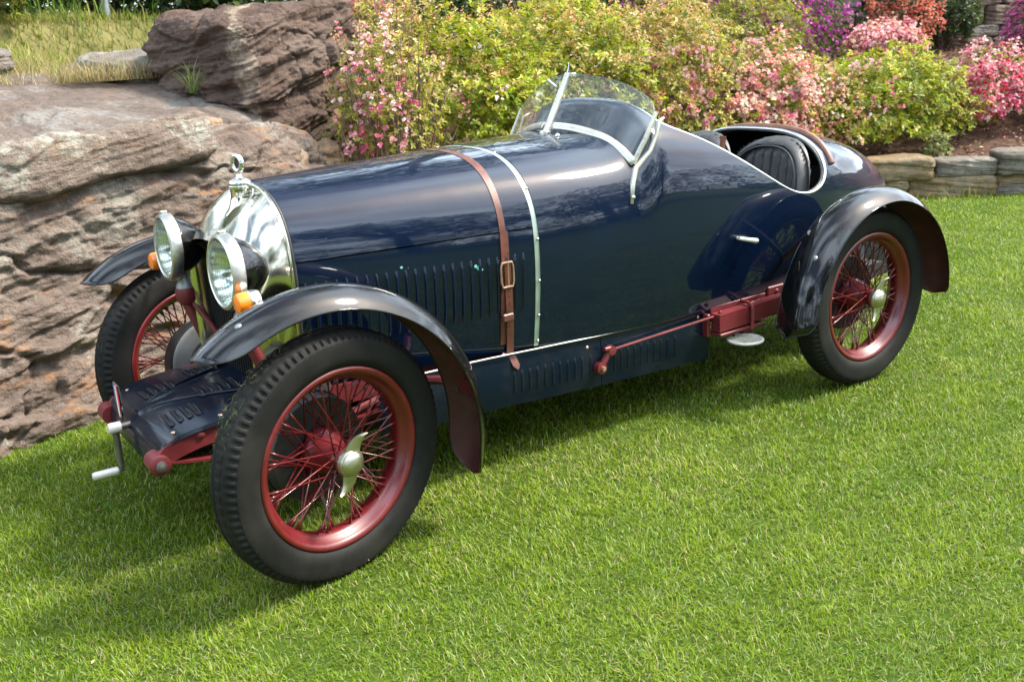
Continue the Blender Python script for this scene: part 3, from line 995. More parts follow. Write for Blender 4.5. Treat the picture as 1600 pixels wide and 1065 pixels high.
for i in range(7):
    z = 0.77 - i * 0.035 if i < 1 else 0.68 - i * 0.026
    y = side_y(-0.752, z) + 0.0155
    MB().lathe([(0.0035, 0), (0.0001, 0.0003)], (-0.752, y, z), (0, 1, 0), 8).build('punched_hole', M['void'], so, hard=0)
MB().box((-0.742, side_y(-0.745, 0.40) + 0.004, 0.405), (0.02, 0.012, 0.05), bev=0.003).build('strap_anchor', M['red'], so)

# --- side valances under the body, with louvres
def vz(x): return float(np.interp(x, [-1.70, -1.14, -0.60, -0.25], [0.388, 0.408, 0.434, 0.444])), float(np.interp(x, [-1.70, -1.14, -0.63, -0.25], [0.196, 0.220, 0.252, 0.262]))
def valance(x0, x1, n_l, lx0, lx1, sd, cut=None):
    rows = []
    for x in np.linspace(x0, x1, 14):
        zt_, zb_ = vz(x)
        rows.append([(x, sd * (0.372 + 0.010 * math.sin(math.pi * t)) , zt_ + (zb_ - zt_) * t) for t in np.linspace(0, 1, 8)] + [(x, sd * 0.355, zb_ - 0.004)])
    o = solid(MB().grid(np.array(rows), flip=(sd > 0)).build('side_valance', M['navy_dull'], CAR, hard=0), 0.003)
    # bright metal top edge
    MB().tube([(x, sd * 0.385, vz(x)[0] + 0.001) for x in np.linspace(x0, x1, 12)], 0.0032, 6).build('valance_edge', M['alu'], o)
    for i in range(n_l):
        x = lx0 + (lx1 - lx0) * i / (n_l - 1) - (0.006 if i == n_l - 1 else 0)
        zt_ = vz(x)[0] - 0.055; zb_ = vz(x)[1] + 0.035
        P = []
        for a in range(9):
            t = a / 8; z = zt_ + (zb_ - zt_) * t
            tt = (vz(x)[0] - z) / (vz(x)[0] - vz(x)[1])
            y0 = 0.372 + 0.010 * math.sin(math.pi * tt) - 0.0015
            amp = 0.008 * min(1, min(t, 1 - t) / 0.12) ** 0.5 if 0 < t < 1 else 0
            P.append([(x + 0.009 - 0.018 * u, sd * (y0 + amp * math.sin(math.pi * u ** 0.6) ** 0.8), z) for u in np.linspace(0, 1, 5)])
        MB().grid(np.array(P), flip=(sd > 0)).build('louvre', M['navy_dull'], o, hard=0)
    for bx, bz in ((x0 - 0.05, 0.34), (x1 + 0.06, 0.375)):
        MB().dome((bx, sd * 0.380, bz), (0, sd, 0), 0.007, 0.004, 8, 3).build('valance_screw', M['brass'], o, hard=0)
for sd in (1, -1):
    valance(-0.26, -1.1435, 11, -0.765, -1.09, sd)
    valance(-1.1475, -1.69, 10, -1.205, -1.50, sd)

# --- chassis rails, axles, springs
for sd in (1, -1):
    y = 0.27
    # dumb iron and rail: deep channel that thins and curves down to the spring eye
    up = [(0.395, .352), (0.36, .392), (0.28, .418), (0.15, .432), (0.0, .438), (-0.4, .435), (-0.9, .425), (-1.6, .40), (-2.1, .385), (-2.5, .42), (-2.75, .45)]
    dn = [(-2.75, .42), (-2.5, .38), (-2.1, .34), (-1.6, .35), (-0.9, .365), (-0.4, .37), (0.0, .372), (0.12, .37), (0.24, .362), (0.33, .345), (0.365, .325), (.39, .322)]
    mb = MB().prism([(x, y * sd - 0.018, z) for x, z in (chaikin(up, 1).tolist() + chaikin(dn, 1).tolist())], (0, 0.036, 0))
    rail = mb.build('chassis_rail', M['red'], CAR)
    for x, z in ((0.26, 0.395), (0.195, 0.405)):
        MB().dome((x, sd * (y + 0.018), z), (0, sd, 0), 0.013, 0.008, 12, 4).build('rail_rivet', M['red'], rail, hard=0)
    mb = MB().lathe([(0.0001, -0.034), (0.030, -0.034), (0.030, 0.030), (0.024, 0.034), (0.0001, 0.034)], (0.386, sd * y, 0.340), (0, sd, 0), 20)
    mb.build('spring_eye', M['red'], rail)
    MB().lathe([(0.016, 0.03), (0.016, 0.044), (0.009, 0.046), (0.009, 0.056), (0.0001, 0.058)], (0.386, sd * y, 0.340), (0, sd, 0), 8).build('spring_bolt', M['steel'], rail)
    sp = None
    for k in range(5):
        L = 0.40 - 0.07 * k
        xs = np.linspace(0.37 if k == 0 else 0.30 - 0.06 * k, -0.42 + 0.08 * k, 15)
        P = []
        for x in xs:
            z = 0.290 + 0.045 * ((x + 0.02) / 0.40) ** 2 - 0.009 * k + 0.010
            P.append([(x, sd * y - 0.021, z), (x, sd * y + 0.021, z), (x, sd * y + 0.021, z - 0.007), (x, sd * y - 0.021, z - 0.007)])
        o = MB().grid(np.array(P), wrap=True).build('spring_leaf' if k else 'front_spring', M['red'], CAR if k == 0 else sp, hard=30)
        if k == 0: sp = o
    # link from frame to the axle ends and red strut seen through the wheel
    MB().tube([(-0.48, sd * 0.30, .40), (-0.05, sd * 0.36, .34)], 0.013, 8).build('radius_rod', M['red'], CAR)
    # friction damper
    MB().lathe([(0.0001, 0), (0.034, 0), (0.034, 0.026), (0.02, 0.03), (0.0001, 0.03)], (-0.10, sd * 0.30, 0.455), (0, sd, 0), 18).build('damper', M['steel'], CAR)
    MB().tube([(-0.10, sd * .33, .455), (-0.02, sd * .33, .33)], 0.009, 8).build('damper_arm', M['steel'], CAR)
mb = MB().tube([(0, -0.47, .33), (0, -0.3, .292), (0, 0.3, .292), (0, 0.47, .33)], 0.022, 10)
mb.build('front_axle', M['red'], CAR)
MB().tube([(-WB, -0.48, .366), (-WB, 0.48, .366)], 0.035, 12).build('rear_axle', M['drum'], CAR)
MB().lathe([(0.0001, -0.09), (0.05, -0.085), (0.095, -0.04), (0.11, 0), (0.095, 0.04), (0.05, .085), (0.0001, .09)], (-WB, 0, .366), (0, 1, 0), 20).build('axle_casing', M['drum'], CAR)
MB().tube([(0.09, -0.44, .315), (0.09, 0.44, .315)], 0.010, 8).build('track_rod', M['red'], CAR)

# rear quarter springs outside the body, cradle, clamp, round step and brake rod
for sd in (1, -1):
    root = None
    for k in range(8):
        x0, x1 = -1.675 - 0.002 * (k % 2), -2.30 + 0.03 * (7 - k) * 1.3
        P = []
        for x in np.linspace(x0, x1, 9):
            t = (x0 - x) / 0.6
            z = 0.318 + 0.0085 * k + 0.020 * t - 0.012 * t * t
            P.append([(x, sd * 0.405, z), (x, sd * 0.450, z), (x, sd * 0.450, z + 0.0075), (x, sd * 0.405, z + 0.0075)])
        mb = MB().grid(np.array(P)[:, ::(1 if sd > 0 else -1)], wrap=True)
        mb.f.append((0, 1, 2, 3)); mb.f.append(tuple(len(mb.v) - 4 + i for i in (3, 2, 1, 0)))
        o = mb.build('rear_spring' if k == 0 else 'spring_leaf', M['red'], CAR if k == 0 else root, hard=30)
        if k == 0: root = o
    mb = MB().box((-1.80, sd * 0.425, 0.306), (0.25, 0.062, 0.012), bev=0.003).box((-1.66, sd * 0.395, 0.34), (0.016, 0.03, 0.09), bev=0.003)
    mb.box((-1.86, sd * 0.405, .285), (0.05, 0.05, 0.03), bev=0.004)
    mb.build('spring_cradle', M['red'], CAR)
    mb = MB()
    for x in (-1.845,):
        mb.tube([(x, sd * 0.460, .300), (x, sd * 0.460, .385), (x, sd * .452, .398), (x, sd * .43, .403), (x, sd * .40, .402)], 0.0075, 8)
    mb.dome((-1.70, sd * 0.43, .388), (0, 0, 1), 0.009, 0.010, 6, 2)
    mb.build('spring_clamp', M['red'], CAR)
    MB().box((-1.84, sd * 0.392, 0.388), (0.31, 0.006, 0.036), bev=0.002).build('frame_strip', M['red'], CAR)
    MB().box((-2.06, sd * 0.388, 0.40), (0.10, 0.016, 0.05), bev=0.004).dome((-2.06, sd * 0.396, .40), (0, sd, 0), .012, .008, 10, 3).build('frame_bracket', M['red'], CAR)
    # round step: ring with slats, on a short arm
    c = np.array([-1.79, sd * 0.475, 0.272])
    mb = MB().tube([c + np.array([0.066 * math.cos(t), 0.066 * math.sin(t), 0]) for t in np.linspace(0, 2 * math.pi, 33)[:-1]], 0.0055, 8, closed=True)
    step = mb.build('step_plate', M['white_metal'], CAR)
    for k in range(-3, 4):
        yy = k * 0.0165; hw = math.sqrt(0.064 ** 2 - yy * yy)
        MB().box(c + np.array([0, yy, 0.001]), (2 * hw, 0.0065, 0.004)).build('step_bar', M['white_metal'], step, smooth=False)
    MB().tube([c + np.array([0, -sd * 0.06, -0.004]), (-1.80, sd * 0.36, 0.285)], 0.009, 8).build('step_arm', M['drum'], step)
    # brake rod with lever and yokes
    MB().tube([(-1.180, sd * 0.405, .352), (-1.675, sd * 0.418, .375), (-1.93, sd * 0.42, .392)], 0.0052, 8).build('brake_rod', M['red'], CAR)
    mb = MB().tube([(-1.165, sd * 0.405, .352), (-1.128, sd * 0.400, .298)], [0.011, 0.013], 8)
    mb.lathe([(0.0001, -.014), (0.017, -.012), (0.017, .012), (0.0001, .014)], (-1.170, sd * .405, .352), (0, sd, 0), 12)
    mb.lathe([(0.0001, -.03), (0.021, -.03), (0.021, .012), (0.0001, .014)], (-1.126, sd * .398, .295), (0, sd, 0), 14)
    mb.box((-1.152, sd * .408, .362), (0.030, .016, .014), bev=.003)
    mb.build('brake_lever', M['red'], CAR)
    MB().lathe([(0.010, 0.012), (0.009, 0.024), (0.0001, 0.025)], (-1.126, sd * .398, .295), (0, sd, 0), 6).build('lever_nut', M['brass'], CAR)

# --- radiator: shell with sloping domed top, opening and core
def shell():
    nb = 121
    back = np.concatenate([skin(-0.074, k=61)[::-1] * [1, -1, 1], skin(-0.074, k=61)[1:]])
    hf = np.array([(0, .893), (.06, .892), (.12, .887), (.165, .880), (.20, .866), (.228, .842), (.245, .81), (.252, .77), (.254, .70), (.252, .60), (.250, .44)])
    s = np.concatenate([[0], np.cumsum(np.hypot(*np.diff(hf, axis=0).T))])
    bs_ = skin(-0.074, k=61); sb = np.linspace(0, 1, 61)
    # match by height fraction along the outline so that the shoulders stay together
    q = np.interp(sb, [0, 0.36, 0.55, 1], [0, 0.30, 0.48, 1]) * s[-1]
    h = np.stack([np.full(61, 0.062), np.interp(q, s, hf[:, 0]), np.interp(q, s, hf[:, 1])], 1)
    for _ in range(3): h[1:-1] = (h[:-2] + 2 * h[1:-1] + h[2:]) / 4
    front = np.concatenate([h[::-1] * [1, -1, 1], h[1:]])
    rows = []
    for t in np.linspace(0, 1, 22):
        P = back * (1 - t) + front * t
        # swell outwards between rim and lip
        sw = math.sin(math.pi * t) ** 0.9
        c = np.array([-0.02, 0, 0.70]); dv = P - c; dv[:, 0] = 0; dv /= np.linalg.norm(dv, axis=1)[:, None] + 1e-9
        up = np.clip((P[:, 2] - 0.72) / 0.25, 0, 1)[:, None]
        tc = (0.5 + 0.5 * np.cos(math.pi * np.clip(np.abs(P[:, 1]) / 0.16, 0, 1)))[:, None]
        P = P + dv * sw * (0.006 + 0.012 * up * (1 - tc) - 0.006 * up * tc) + np.array([1, 0, 0]) * sw * 0.010 * (1 - tc) * up
        rows.append(P)
    # lip turns inwards and back
    inn = front.copy(); inn[:, 1] *= 0.955; inn[:, 2] = np.where(inn[:, 2] > .8, inn[:, 2] - 0.012, inn[:, 2])
    rows.append((front * 0.5 + inn * 0.5) + np.array([0.006, 0, 0])); rows.append(inn); rows.append(inn - np.array([0.05, 0, 0]))
    return np.array(rows)
SH = shell()
sh = MB().grid(SH, flip=True).build('radiator_shell', M['nickel'], CAR, hard=50)
MB().tube(SH[0] + np.array([0.004, 0, 0]), 0.0065, 8, caps=False).build('shell_bead', M['nickel'], sh, hard=0)
MB().tube(SH[0] + np.array([-0.006, 0, 0.0]) , 0.0050, 6, caps=False).build('bonnet_lace', M['hide'], sh, hard=0)
mb = MB(); mb.lathe([(0.060, -0.066), (0.046, -0.048), (0.0375, -0.030), (0.0325, -0.010), (0.0325, 0.012)], (-0.052, 0, 1.022), (0, 0, 1), 36)
mb.build('filler_neck', M['nickel'], sh, hard=0)
# honeycomb core
core_pts = SH[-2][:, 1:]
mb = MB().prism([(0.012, y, z) for y, z in core_pts[::4]], (-0.03, 0, 0))
core = mb.build('radiator_core', M['core'], CAR, smooth=False)
mb = MB()
for k in range(-11, 12):
    mb.box((0.014, k * 0.0215, 0.65), (0.006, 0.004, 0.42))
mb.build('core_fins', M['drum'], core, smooth=False)
mb = MB().lathe([(0.0345, 0.0), (0.036, 0.002), (0.036, 0.008), (0.0335, 0.010), (0.0345, 0.012), (0.0345, 0.020), (0.031, 0.025), (0.016, 0.030), (0.010, 0.034), (0.006, 0.044), (0.009, 0.049), (0.0001, 0.051)], (-0.052, 0, 1.033), (0, 0, 1), 28)
cap = mb.build('radiator_cap', M['chrome'], CAR, hard=40)
cc = np.array([-0.052, 0, 1.108])
a_ = np.array([0.55, 0.83, 0]); 
mb = MB().tube([cc + 0.0205 * (math.cos(t) * np.array([0, 0, 1.12]) + math.sin(t) * np.array([-0.29, 0.96, 0])) for t in np.linspace(0, 2 * math.pi, 25)[:-1]], 0.0088, 8, closed=True)
mb.build('ring_mascot', M['chrome'], cap, hard=0)
MB().lathe([(0.0001, -.002), (0.015, -.002), (0.015, .002), (0.0001, .002)], cc, (0.96, 0.29, 0), 20).build('mascot_dial', M['drum'], cap)

# --- front apron between the dumb irons, slots, creases and little shield
def apron():
    X = [0.386, 0.386, 0.381, 0.370, 0.350, 0.32, 0.27, 0.19, 0.10, 0.03, -0.03]
    Z = [0.318, 0.345, 0.370, 0.392, 0.408, 0.421, 0.432, 0.440, 0.444, 0.446, 0.446]
    pts = chaikin(list(zip(X, Z)), 2)
    rows = []
    for x, z in pts:
        row = []
        for y in np.linspace(-0.292, 0.292, 41):
            a = abs(y) / 0.292
            cr = 0.010 * max(0, 1 - abs(abs(y) - (0.03 + 0.18 * max(0, (0.36 - x))) ) / 0.014) * ss(0.40, 0.33, x) if False else 0
            dd = -0.015 * a ** 2 + 0.006 * max(0, 1 - abs(abs(y) - (0.012 + 0.30 * max(0, 0.34 - x))) / 0.016) * float(x < 0.36)
            taper = 1 - 0.05 * max(0, (x - 0.25) / 0.15)
            row.append((x + 0.008 * (1 - a ** 2) * float(x > 0.345), y * taper, z + dd))
        row += [(x, 0.296 * taper, z - 0.024)]
        row = [(x, -0.296 * taper, z - 0.024)] + row
        rows.append(row)
    return np.array(rows)
ap = solid(MB().grid(apron(), flip=True).build('front_apron', M['navy_dull'], CAR, hard=0), 0.003)
def apz(x, y):
    z = np.interp(-x, [-0.350, -0.32, -0.27, -0.19, -0.10, -0.03, 0.03], [0.408, 0.421, 0.432, 0.440, 0.444, 0.446, 0.446])
    return z - 0.015 * (abs(y) / 0.292) ** 2
for bx, by, n in ((0.312, -0.095, 4), (0.318, 0.170, 4), (0.185, 0.055, 5), (0.150, -0.175, 4)):
    for k in range(n):
        x = bx - 0.027 * k; y0, y1 = by - 0.050, by + 0.050
        MB().prism([(x + 0.0065, y0, apz(x, y0) + .0055), (x + 0.0065, y1, apz(x, y1) + .0055), (x - 0.0045, y1, apz(x, y1) + .0055), (x - 0.0045, y0, apz(x, y0) + .0055)], (0, 0, 0.0006)).build('slot', M['core'], ap, smooth=False)
        P = [[(x - 0.004 - 0.008 * u, y, apz(x, y) + 0.0045 + 0.008 * math.sin(math.pi * min(1, u * 1.0 + .15)) * min(1, min(y - y0, y1 - y) / 0.010)) for u in np.linspace(0, 0.85, 4)] for y in np.linspace(y0, y1, 6)]
        MB().grid(np.array(P)).build('slot_lip', M['navy_dull'], ap, hard=0)
for sg_ in (1, -1):
    MB().tube([(x, sg_ * (0.008 + 0.45 * (0.365 - x)), apz(x, 0.12) + 0.006) for x in np.linspace(0.362, 0.02, 14)], 0.0042, 6).build('apron_crease', M['navy_dull'], ap, hard=0)
for x, y in ((0.325, -0.24), (0.325, 0.25), (0.19, 0.262), (0.03, -0.26), (0.08, 0.26), (0.27, 0.03)):
    MB().dome((x, y, apz(x, y) + 0.001), (0, 0, 1), 0.008, 0.003, 10, 3).build('apron_screw', M['brass'], ap, hard=0)
# shield badge standing on the nose: blue, white, red
bz, bx_, by_ = 0.385, 0.398, -0.035
badge = MB().prism([(bx_ + 0.002, by_ - 0.03, bz + 0.115), (bx_ + 0.002, by_ + 0.03, bz + 0.115), (bx_, by_ + 0.028, bz + 0.06), (bx_, by_, bz), (bx_, by_ - 0.028, bz + 0.06)], (-0.004, 0, 0)).build('shield_badge', M['chrome'], CAR, smooth=False)
def shield_clip(y0, y1):
    f = lambda y: bz + 0.004 + max(0, (abs(y) - 0.0)) * 1.95 if abs(y) < 0.028 else bz + 0.06
    ys = np.linspace(y0, y1, 4)
    return [(bx_ + 0.0032, by_ + y, bz + 0.110) for y in ys] + [(bx_ + 0.0032, by_ + y, f(y)) for y in ys[::-1]]
for (y0, y1, mt, nm) in ((-0.026, -0.009, 'blue_enamel', 'blue_stripe'), (-0.0088, 0.0088, 'white_enamel', 'white_stripe'), (0.009, 0.026, 'red_enamel', 'red_stripe')):
    MB().prism(shield_clip(y0, y1), (0.0012, 0, 0)).build(nm, M[mt], badge, smooth=False)

# --- starting handle
mb = MB().tube([(0.34, 0, 0.378), (0.425, 0, 0.378)], 0.011, 12)
crank = mb.build('starting_handle', M['steel'], CAR)
MB().lathe([(0.0001, -0.020), (0.016, -0.018), (0.017, 0.012), (0.014, 0.018), (0.0001, 0.018)], (0.430, 0, 0.378), (1, 0, 0), 16).build('handle_boss', M['white_metal'], crank)
MB().tube([(0.430, 0, 0.362), (0.430, 0.0, 0.240)], [0.011, 0.008], 10).build('handle_arm', M['steel'], crank)
MB().tube([(0.422, 0, 0.243), (0.445, 0, 0.243)], 0.007, 8).build('handle_pin', M['steel'], crank)
MB().tube([(0.440, 0, 0.243), (0.443, 0, 0.243), (0.511, 0, 0.244), (0.516, 0, 0.244)], [0.010, 0.0125, 0.0125, 0.009], 14).build('handle_grip', M['white_metal'], crank)
MB().tube([(0.37, 0.25, .325), (0.33, 0.20, .27)], 0.006, 6).build('drip_pipe', M['steel'], CAR)

# --- headlamps on red posts
def headlamp(sd):
    c = np.array([0.128, sd * 0.272, 0.842]); ax = np.array([1.0, sd * 0.02, 0.035]); ax /= np.linalg.norm(ax)
    bucket = MB().lathe([(0.10199, -0.0084), (0.10152, -0.01848), (0.09682, -0.0378), (0.08648, -0.063), (0.0705, -0.0882), (0.0517, -0.1092), (0.03384, -0.12264), (0.01692, -0.12936), (0.0001, -0.13104)], c, ax, 44).build('headlamp', M['black'], CAR, hard=0)
    MB().lathe([(0.10199, -0.0306), (0.10857, -0.027), (0.11045, -0.0144), (0.11045, -0.0036), (0.10669, 0.0054), (0.0987, 0.009), (0.09447, 0.0063), (0.09447, 0.0009)], c, ax, 48).build('lamp_rim', M['alu'], bucket, hard=40)
    MB().lathe([(0.09588, 0.0027), (0.0846, 0.0072), (0.0564, 0.0117), (0.0282, 0.0135), (0.0001, 0.0144)], c, ax, 40).build('lamp_lens', M['lens'], bucket, hard=0)
    MB().lathe([(0.094, 0), (0.08742, -0.0198), (0.0752, -0.0405), (0.0564, -0.0612), (0.0329, -0.0738), (0.01128, -0.0783)], c, ax, 36).build('reflector', M['mirror'], bucket, hard=0)
    MB().lathe([(0.010, -0.088), (0.010, -0.06), (0.014, -0.055), (0.016, -0.04), (0.010, -0.026), (0.0001, -0.022)], c, ax, 16).build('bulb', M['lens'], bucket, hard=0)
    a, b, _ = basis(ax)
    # bevel prism lines of the moulded glass
    for k in range(-4, 5):
        hh = math.sqrt(0.090 ** 2 - (k * 0.02) ** 2)
        P = [c + ax * (0.0035 + 0.0115 * (1 - ((k * 0.02) ** 2 + (t * hh) ** 2) / 0.0104)) + np.array([0, k * 0.02, t * hh]) for t in np.linspace(-1, 1, 9)]
        MB().tube(P, 0.0013, 4).build('lens_rib', M['lens'], bucket, hard=0)
    MB().box(c + ax * -0.012 + np.array([0, 0, 0.112]), (0.022, 0.018, 0.012), bev=0.003).build('rim_clip', M['alu'], bucket)
    # socket under the bucket and red post
    base = c + ax * -0.045
    MB().lathe([(0.016, -0.010), (0.018, -0.10), (0.024, -0.122), (0.030, -0.132), (0.030, -0.150), (0.026, -0.152)], base, (0, 0, 1), 20).build('lamp_socket', M['plate'], bucket, hard=40)
    b0 = base + np.array([0, 0, -0.15])
    post = MB().lathe([(0.033, 0.012), (0.036, 0.0), (0.034, -0.030), (0.022, -0.045), (0.0001, -0.046)], b0, (0, 0, 1), 18).build('lamp_post', M['red'], CAR, hard=40)
    MB().tube([b0 + np.array([0.012, 0, 0.0]), b0 + np.array([0.0, 0, -0.05]), (0.0, sd * 0.272, 0.40), (-0.01, sd * .272, .36)], [0.013, 0.018, 0.020, 0.022], 12).build('post_strut', M['red'], post)
    MB().tube([b0 + np.array([-0.01, -sd * 0.01, -0.03]), (0.01, sd * 0.19, 0.52)], 0.0105, 10).build('post_stay', M['red'], post)
    h = []
    p0 = b0 + np.array([-0.02, -sd * 0.026, 0.0]); p1 = np.array([-0.02, sd * 0.215, 0.37])
    a, b, d = basis(p1 - p0)
    mb = MB()
    L = np.linalg.norm(p1 - p0)
    for t in np.linspace(0, 1, 46 * 7):
        an = t * 46 * 2 * math.pi
        h.append(p0 + d * L * t + 0.0065 * (math.cos(an) * a + math.sin(an) * b))
    mb.tube(h, 0.0024, 4).build('coil_spring', M['red'], post, hard=0)
for sd in (1, -1):
    headlamp(sd)
    MB().tube([(-0.02, sd * 0.272, .36), (-0.02, sd * 0.20, .36)], 0.014, 8).build('post_foot', M['red'], CAR)

# --- front and rear mudguards
def guard(cx, cz, yc, hw, rfun, edge, a0, a1, sd, name, tip=12, n=70):
    rows, rows2 = [], []
    for i, t in enumerate(np.linspace(0, 1, n)):
        a = rad(a0 + (a1 - a0) * t)
        r = rfun(math.degrees(a))
        dist = min(t, 1 - t) * abs(a1 - a0)
        wf = 1.0 if dist >= tip else (max(0.0, 1 - (1 - dist / tip) ** 2.5)) ** 0.42 * 0.97 + 0.03
        row, row2 = [], []
        for u in np.linspace(-1, 1, 21):
            w = u * wf
            rr = r - edge * (abs(w) ** 2.3)
            y = yc + hw * w
            row.append((cx + rr * math.cos(a), sd * y, cz + rr * math.sin(a)))
            r2 = rr - 0.0035
            row2.append((cx + r2 * math.cos(a), sd * y, cz + r2 * math.sin(a)))
        rows.append(row); rows2.append(row2)
    g = MB().grid(np.array(rows), flip=(sd < 0)).build(name, M['black'], CAR, hard=0)
    MB().grid(np.array(rows2), flip=(sd > 0)).build('guard_lining', M['lining'], g, hard=0)
    R_ = np.array(rows)
    edge_pts = np.concatenate([R_[:, 0], R_[-1, 1:], R_[::-1, -1][1:], R_[0, ::-1][1:-1]])
    MB().tube(edge_pts, 0.0032, 6, closed=True).build('guard_edge', M['black'], g, hard=0)
    return g
for sd in (1, -1):
    g = guard(0.0, 0.355, 0.600, 0.088, lambda a: np.interp(a, [45, 70, 110, 160, 205], [0.490, 0.482, 0.478, 0.479, 0.487]), 0.055, 46, 203, sd, 'front_mudguard', 15)
    for a, dy in ((62, 0.03), (147, -0.065), (172, -0.07)):
        t = rad(a); r = 0.481 - 0.055 * (abs(dy) / .088) ** 2.3
        MB().dome((r * math.cos(t), sd * (0.6 + dy), 0.355 + r * math.sin(t)), (math.cos(t), 0, math.sin(t)), 0.011, 0.006, 12, 4).build('guard_bolt', M['white_metal'] if a > 100 else M['plate'], g, hard=0)
    # stays
    MB().tube([(-0.36, sd * 0.27, .40), (-0.44, sd * 0.45, .43), (-0.455, sd * 0.53, .435)], 0.015, 8).build('guard_stay', M['red'], CAR)
    MB().box((-0.458, sd * 0.565, .437), (0.012, 0.12, 0.045), bev=0.003).build('guard_bracket', M['red'], CAR)
    g = guard(-2.33, 0.366, 0.642, 0.092, lambda a: np.interp(a, [-8, 5, 25, 50, 80, 110, 150, 190], [0.508, 0.487, 0.468, 0.457, 0.444, 0.436, 0.438, 0.444]), 0.048, -7, 188, sd, 'rear_mudguard', 8, 80)
    for a, dy in ((30, 0.035), (150, 0.05)):
        t = rad(a); r = (0.464 if a < 90 else 0.437) - 0.048 * (abs(dy) / .092) ** 2.3
        MB().dome((-2.33 + r * math.cos(t), sd * (0.642 + dy), 0.366 + r * math.sin(t)), (math.cos(t), 0, math.sin(t)), 0.011, 0.007, 12, 4).build('guard_bolt', M['plate'], g, hard=0)
    MB().tube([(-2.10, sd * 0.36, .50), (-2.0, sd * 0.60, .67)], 0.013, 8).build('guard_stay', M['drum'], CAR)
    MB().tube([(-2.60, sd * 0.28, .55), (-2.72, sd * 0.62, .60)], 0.013, 8).build('guard_stay', M['drum'], CAR)
    MB().lathe([(0.0001, 0), (0.035, 0.002), (0.04, 0.02), (0.035, 0.05), (0.0001, 0.055)], (-2.62, sd * 0.40, .56), (0, sd, 0), 16).build('tail_lamp', M['drum'], CAR)
    # amber indicator on a short stalk
    c = np.array([0.105, sd * 0.409, 0.777])
    base = MB().lathe([(0.0001, -0.022), (0.030, -0.020), (0.034, -0.010), (0.034, 0.008), (0.030, 0.010)], c, (1, 0, 0), 24).build('indicator', M['chrome'], CAR, hard=40)
    MB().lathe([(0.031, 0.008), (0.030, 0.030), (0.027, 0.040), (0.020, 0.044), (0.0001, 0.045)], c, (1, 0, 0), 24).build('amber_lens', M['amber'], base, hard=40)
    MB().tube([c + np.array([-0.012, 0, -0.02]), c + np.array([-0.02, sd * 0.02, -0.06]), (0.06, sd * 0.52, .79)], 0.006, 6).build('indicator_stalk', M['alu'], base)

# --- wheels
R_T, R_RIM = 0.360, 0.256
SPK = [0]
def tyre_mesh():
    nt_, ns = 384, 44
    V = []
    # section: angle from inner bead (outer face side) round the tread to the other bead
    prof_ = []
    for k in range(ns):
        u = -1 + 2 * k / (ns - 1)           # -1..1 across
        a = u * rad(146)
        e = 3.1
        cw, ch = 0.0600, 0.053
        r = (abs(math.sin(a) / cw) ** e + abs(math.cos(a) / ch) ** e) ** (-1 / e)
        off = r * math.sin(a); rr = (R_T - ch) + r * math.cos(a)
        prof_.append((u, off, rr))
    th = np.arange(nt_) * 2 * math.pi / nt_
    W = np.zeros((ns, nt_, 3))
    for k, (u, off, rr) in enumerate(prof_):
        au = abs(u)
        r = np.full(nt_, rr)
        ph = (np.arange(nt_) % 4)
        if 0.25 < au < 0.40:              # shoulder notches
            r = r - 0.0090 * ((ph == 1) | (ph == 2)) * np.interp(au, [0.25, 0.29, 0.37, 0.40], [0.25, 1, 1, 0.3])
        if 0.10 < au < 0.135:             # two grooves round the tread
            r = r - 0.004
        if au < 0.10:
            r = r - 0.0030 * ((np.arange(nt_) % 6) < 2)
        if 0.42 < au < 0.445: r = r + 0.0016
        if 0.455 < au < 0.47: r = r - 0.001
        if 0.72 < au < 0.745: r = r + 0.001
        W[k] = np.stack([r * np.cos(th), np.full(nt_, off), r * np.sin(th)], 1)
    idx = np.arange(ns * nt_).reshape(ns, nt_)
    nx = np.roll(idx, -1, 1)
    F = np.stack([idx[:-1], nx[:-1], nx[1:], idx[1:]], -1).reshape(-1, 4)
    me = fast_mesh('tyre', W.reshape(-1, 3), F, mat=M['rubber'], smooth=True)
    if hasattr(me, 'set_sharp_from_angle'): me.set_sharp_from_angle(angle=rad(28))
    return me
ME = {}
def mb_mesh(name, mb, mat, hard=40):
    o = mb.build(name, mat, None, hard=hard); me = o.data
    bpy.data.objects.remove(o)
    return me
